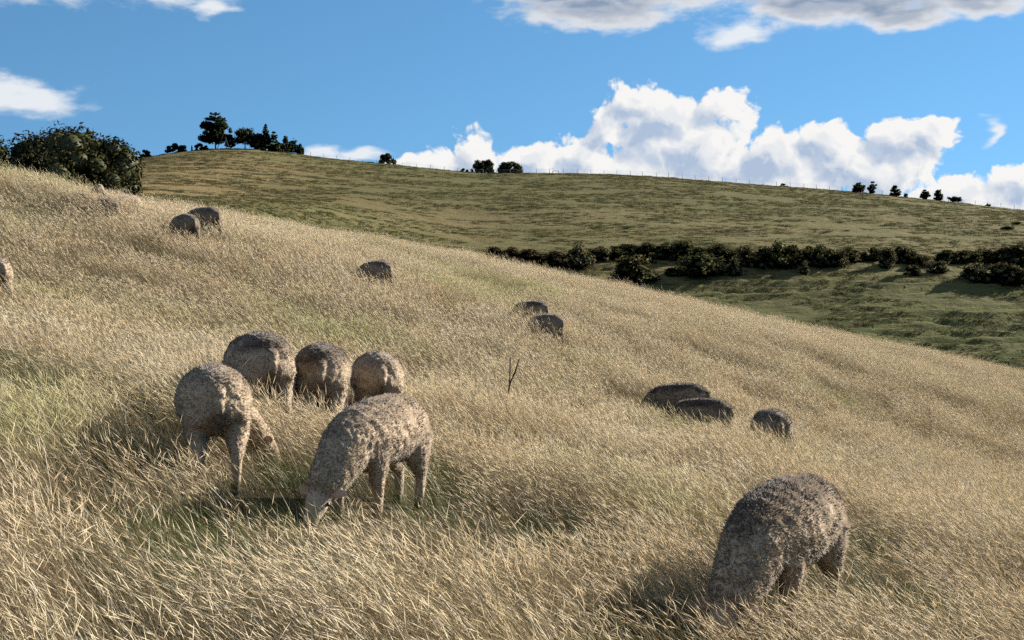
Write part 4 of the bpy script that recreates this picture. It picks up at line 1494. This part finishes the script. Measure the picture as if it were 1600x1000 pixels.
gx, gy, gz = ridge(868, .5)
gate = thing('stock_gate', 'small dark rail frame beside the ridge fence right of the two round trees', 'gate', (gx, gy, gz))
for s in (-1, 1):
    V, F, T = loft([(s*.8, 0, -.3, .08, .08), (s*.8, 0, .75, .08, .08)], 1, 6)
    obj('post', mesh_np('gate_post', V, [F, T], M_TWIG), gate)
V, F, T = loft([(-.9, 0, .70, .07, .08), (.9, 0, .72, .07, .08)], 1, 6)
obj('rail', mesh_np('gate_rail', V, [F, T], M_TWIG), gate)

# survey tripod in front of the tall pine
tx_, ty_, tz_ = ridge(352, 4)
tri_h = (HROW - 208) / FPX * ty_ + CAMZ - tz_
trip = thing('survey_tripod', 'pale timber tripod beacon in front of the tall hilltop pine', 'tripod', (tx_, ty_, tz_))
feet = [(-2.1, -.6, -.2), (1.5, -.8, -.2), (.2, 1.8, -.2)]
for fx, fy, fz in feet:
    V, F, T = loft([(fx, fy, fz, .10, .10), (0, 0, tri_h, .08, .08)], 1, 6)
    obj('leg', mesh_np('tripod_leg', V, [F, T], M_PALEWOOD), trip)
for a, b_ in ((0, 1), (1, 2), (2, 0)):
    k = .45
    pa = [f * (1 - k) for f in feet[a][:2]] + [tri_h * k]
    pb = [f * (1 - k) for f in feet[b_][:2]] + [tri_h * k]
    V, F, T = loft([(*pa, .06, .06), (*pb, .06, .06)], 1, 6)
    obj('brace', mesh_np('tripod_brace', V, [F, T], M_PALEWOOD), trip)

ox, oy, oz = ridge(301, 1)
V, F, T = loft([(0, 0, -.3, .22, .22), (0, 0, .9, .26, .24), (0, 0, 1.2, .20, .2), (0, 0, 1.3, .10, .1), (0, 0, 1.42, .14, .14), (0, 0, 1.6, .10, .10)], 2, 8)
st = obj('marker_post', mesh_np('marker_post', V, [F, T], M_TWIG, True), None, (ox, oy, oz))
st['label'] = 'dark upright marker on the ridge left of the tall hilltop pine'
st['category'] = 'post'

# ------------------------------------------------------------------ dead forked weed in the field
wx, wy, wz = at_dist(788, 15.4)
weed = thing('dead_weed', 'dark dead forked weed stalk standing in the grass right of the five sheep', 'weed', (wx, wy, wz))
weed.scale = (1.3, 1.3, 1.5)
V, F, T = loft([(0, 0, -.05, .0042, .0042), (.02, 0, .25, .004, .004), (.06, .01, .42, .0035, .0035)], 2, 6)
obj('stalk', mesh_np('stalk', V, [F, T], M_TWIG), weed)
for br in ([(.035, 0, .33, .0034, .0034), (.045, 0, .42, .003, .003), (.05, -.01, .58, .0022, .0022)], [(.058, .01, .41, .0034, .0034), (.10, .01, .50, .003, .003), (.125, .02, .57, .0022, .0022)],
           [(.05, .01, .40, .004, .004), (.09, -.02, .47, .0035, .0035), (.11, -.03, .53, .003, .003)]):
    V, F, T = loft(br, 2, 6)
    obj('branch', mesh_np('branch', V, [F, T], M_TWIG), weed)
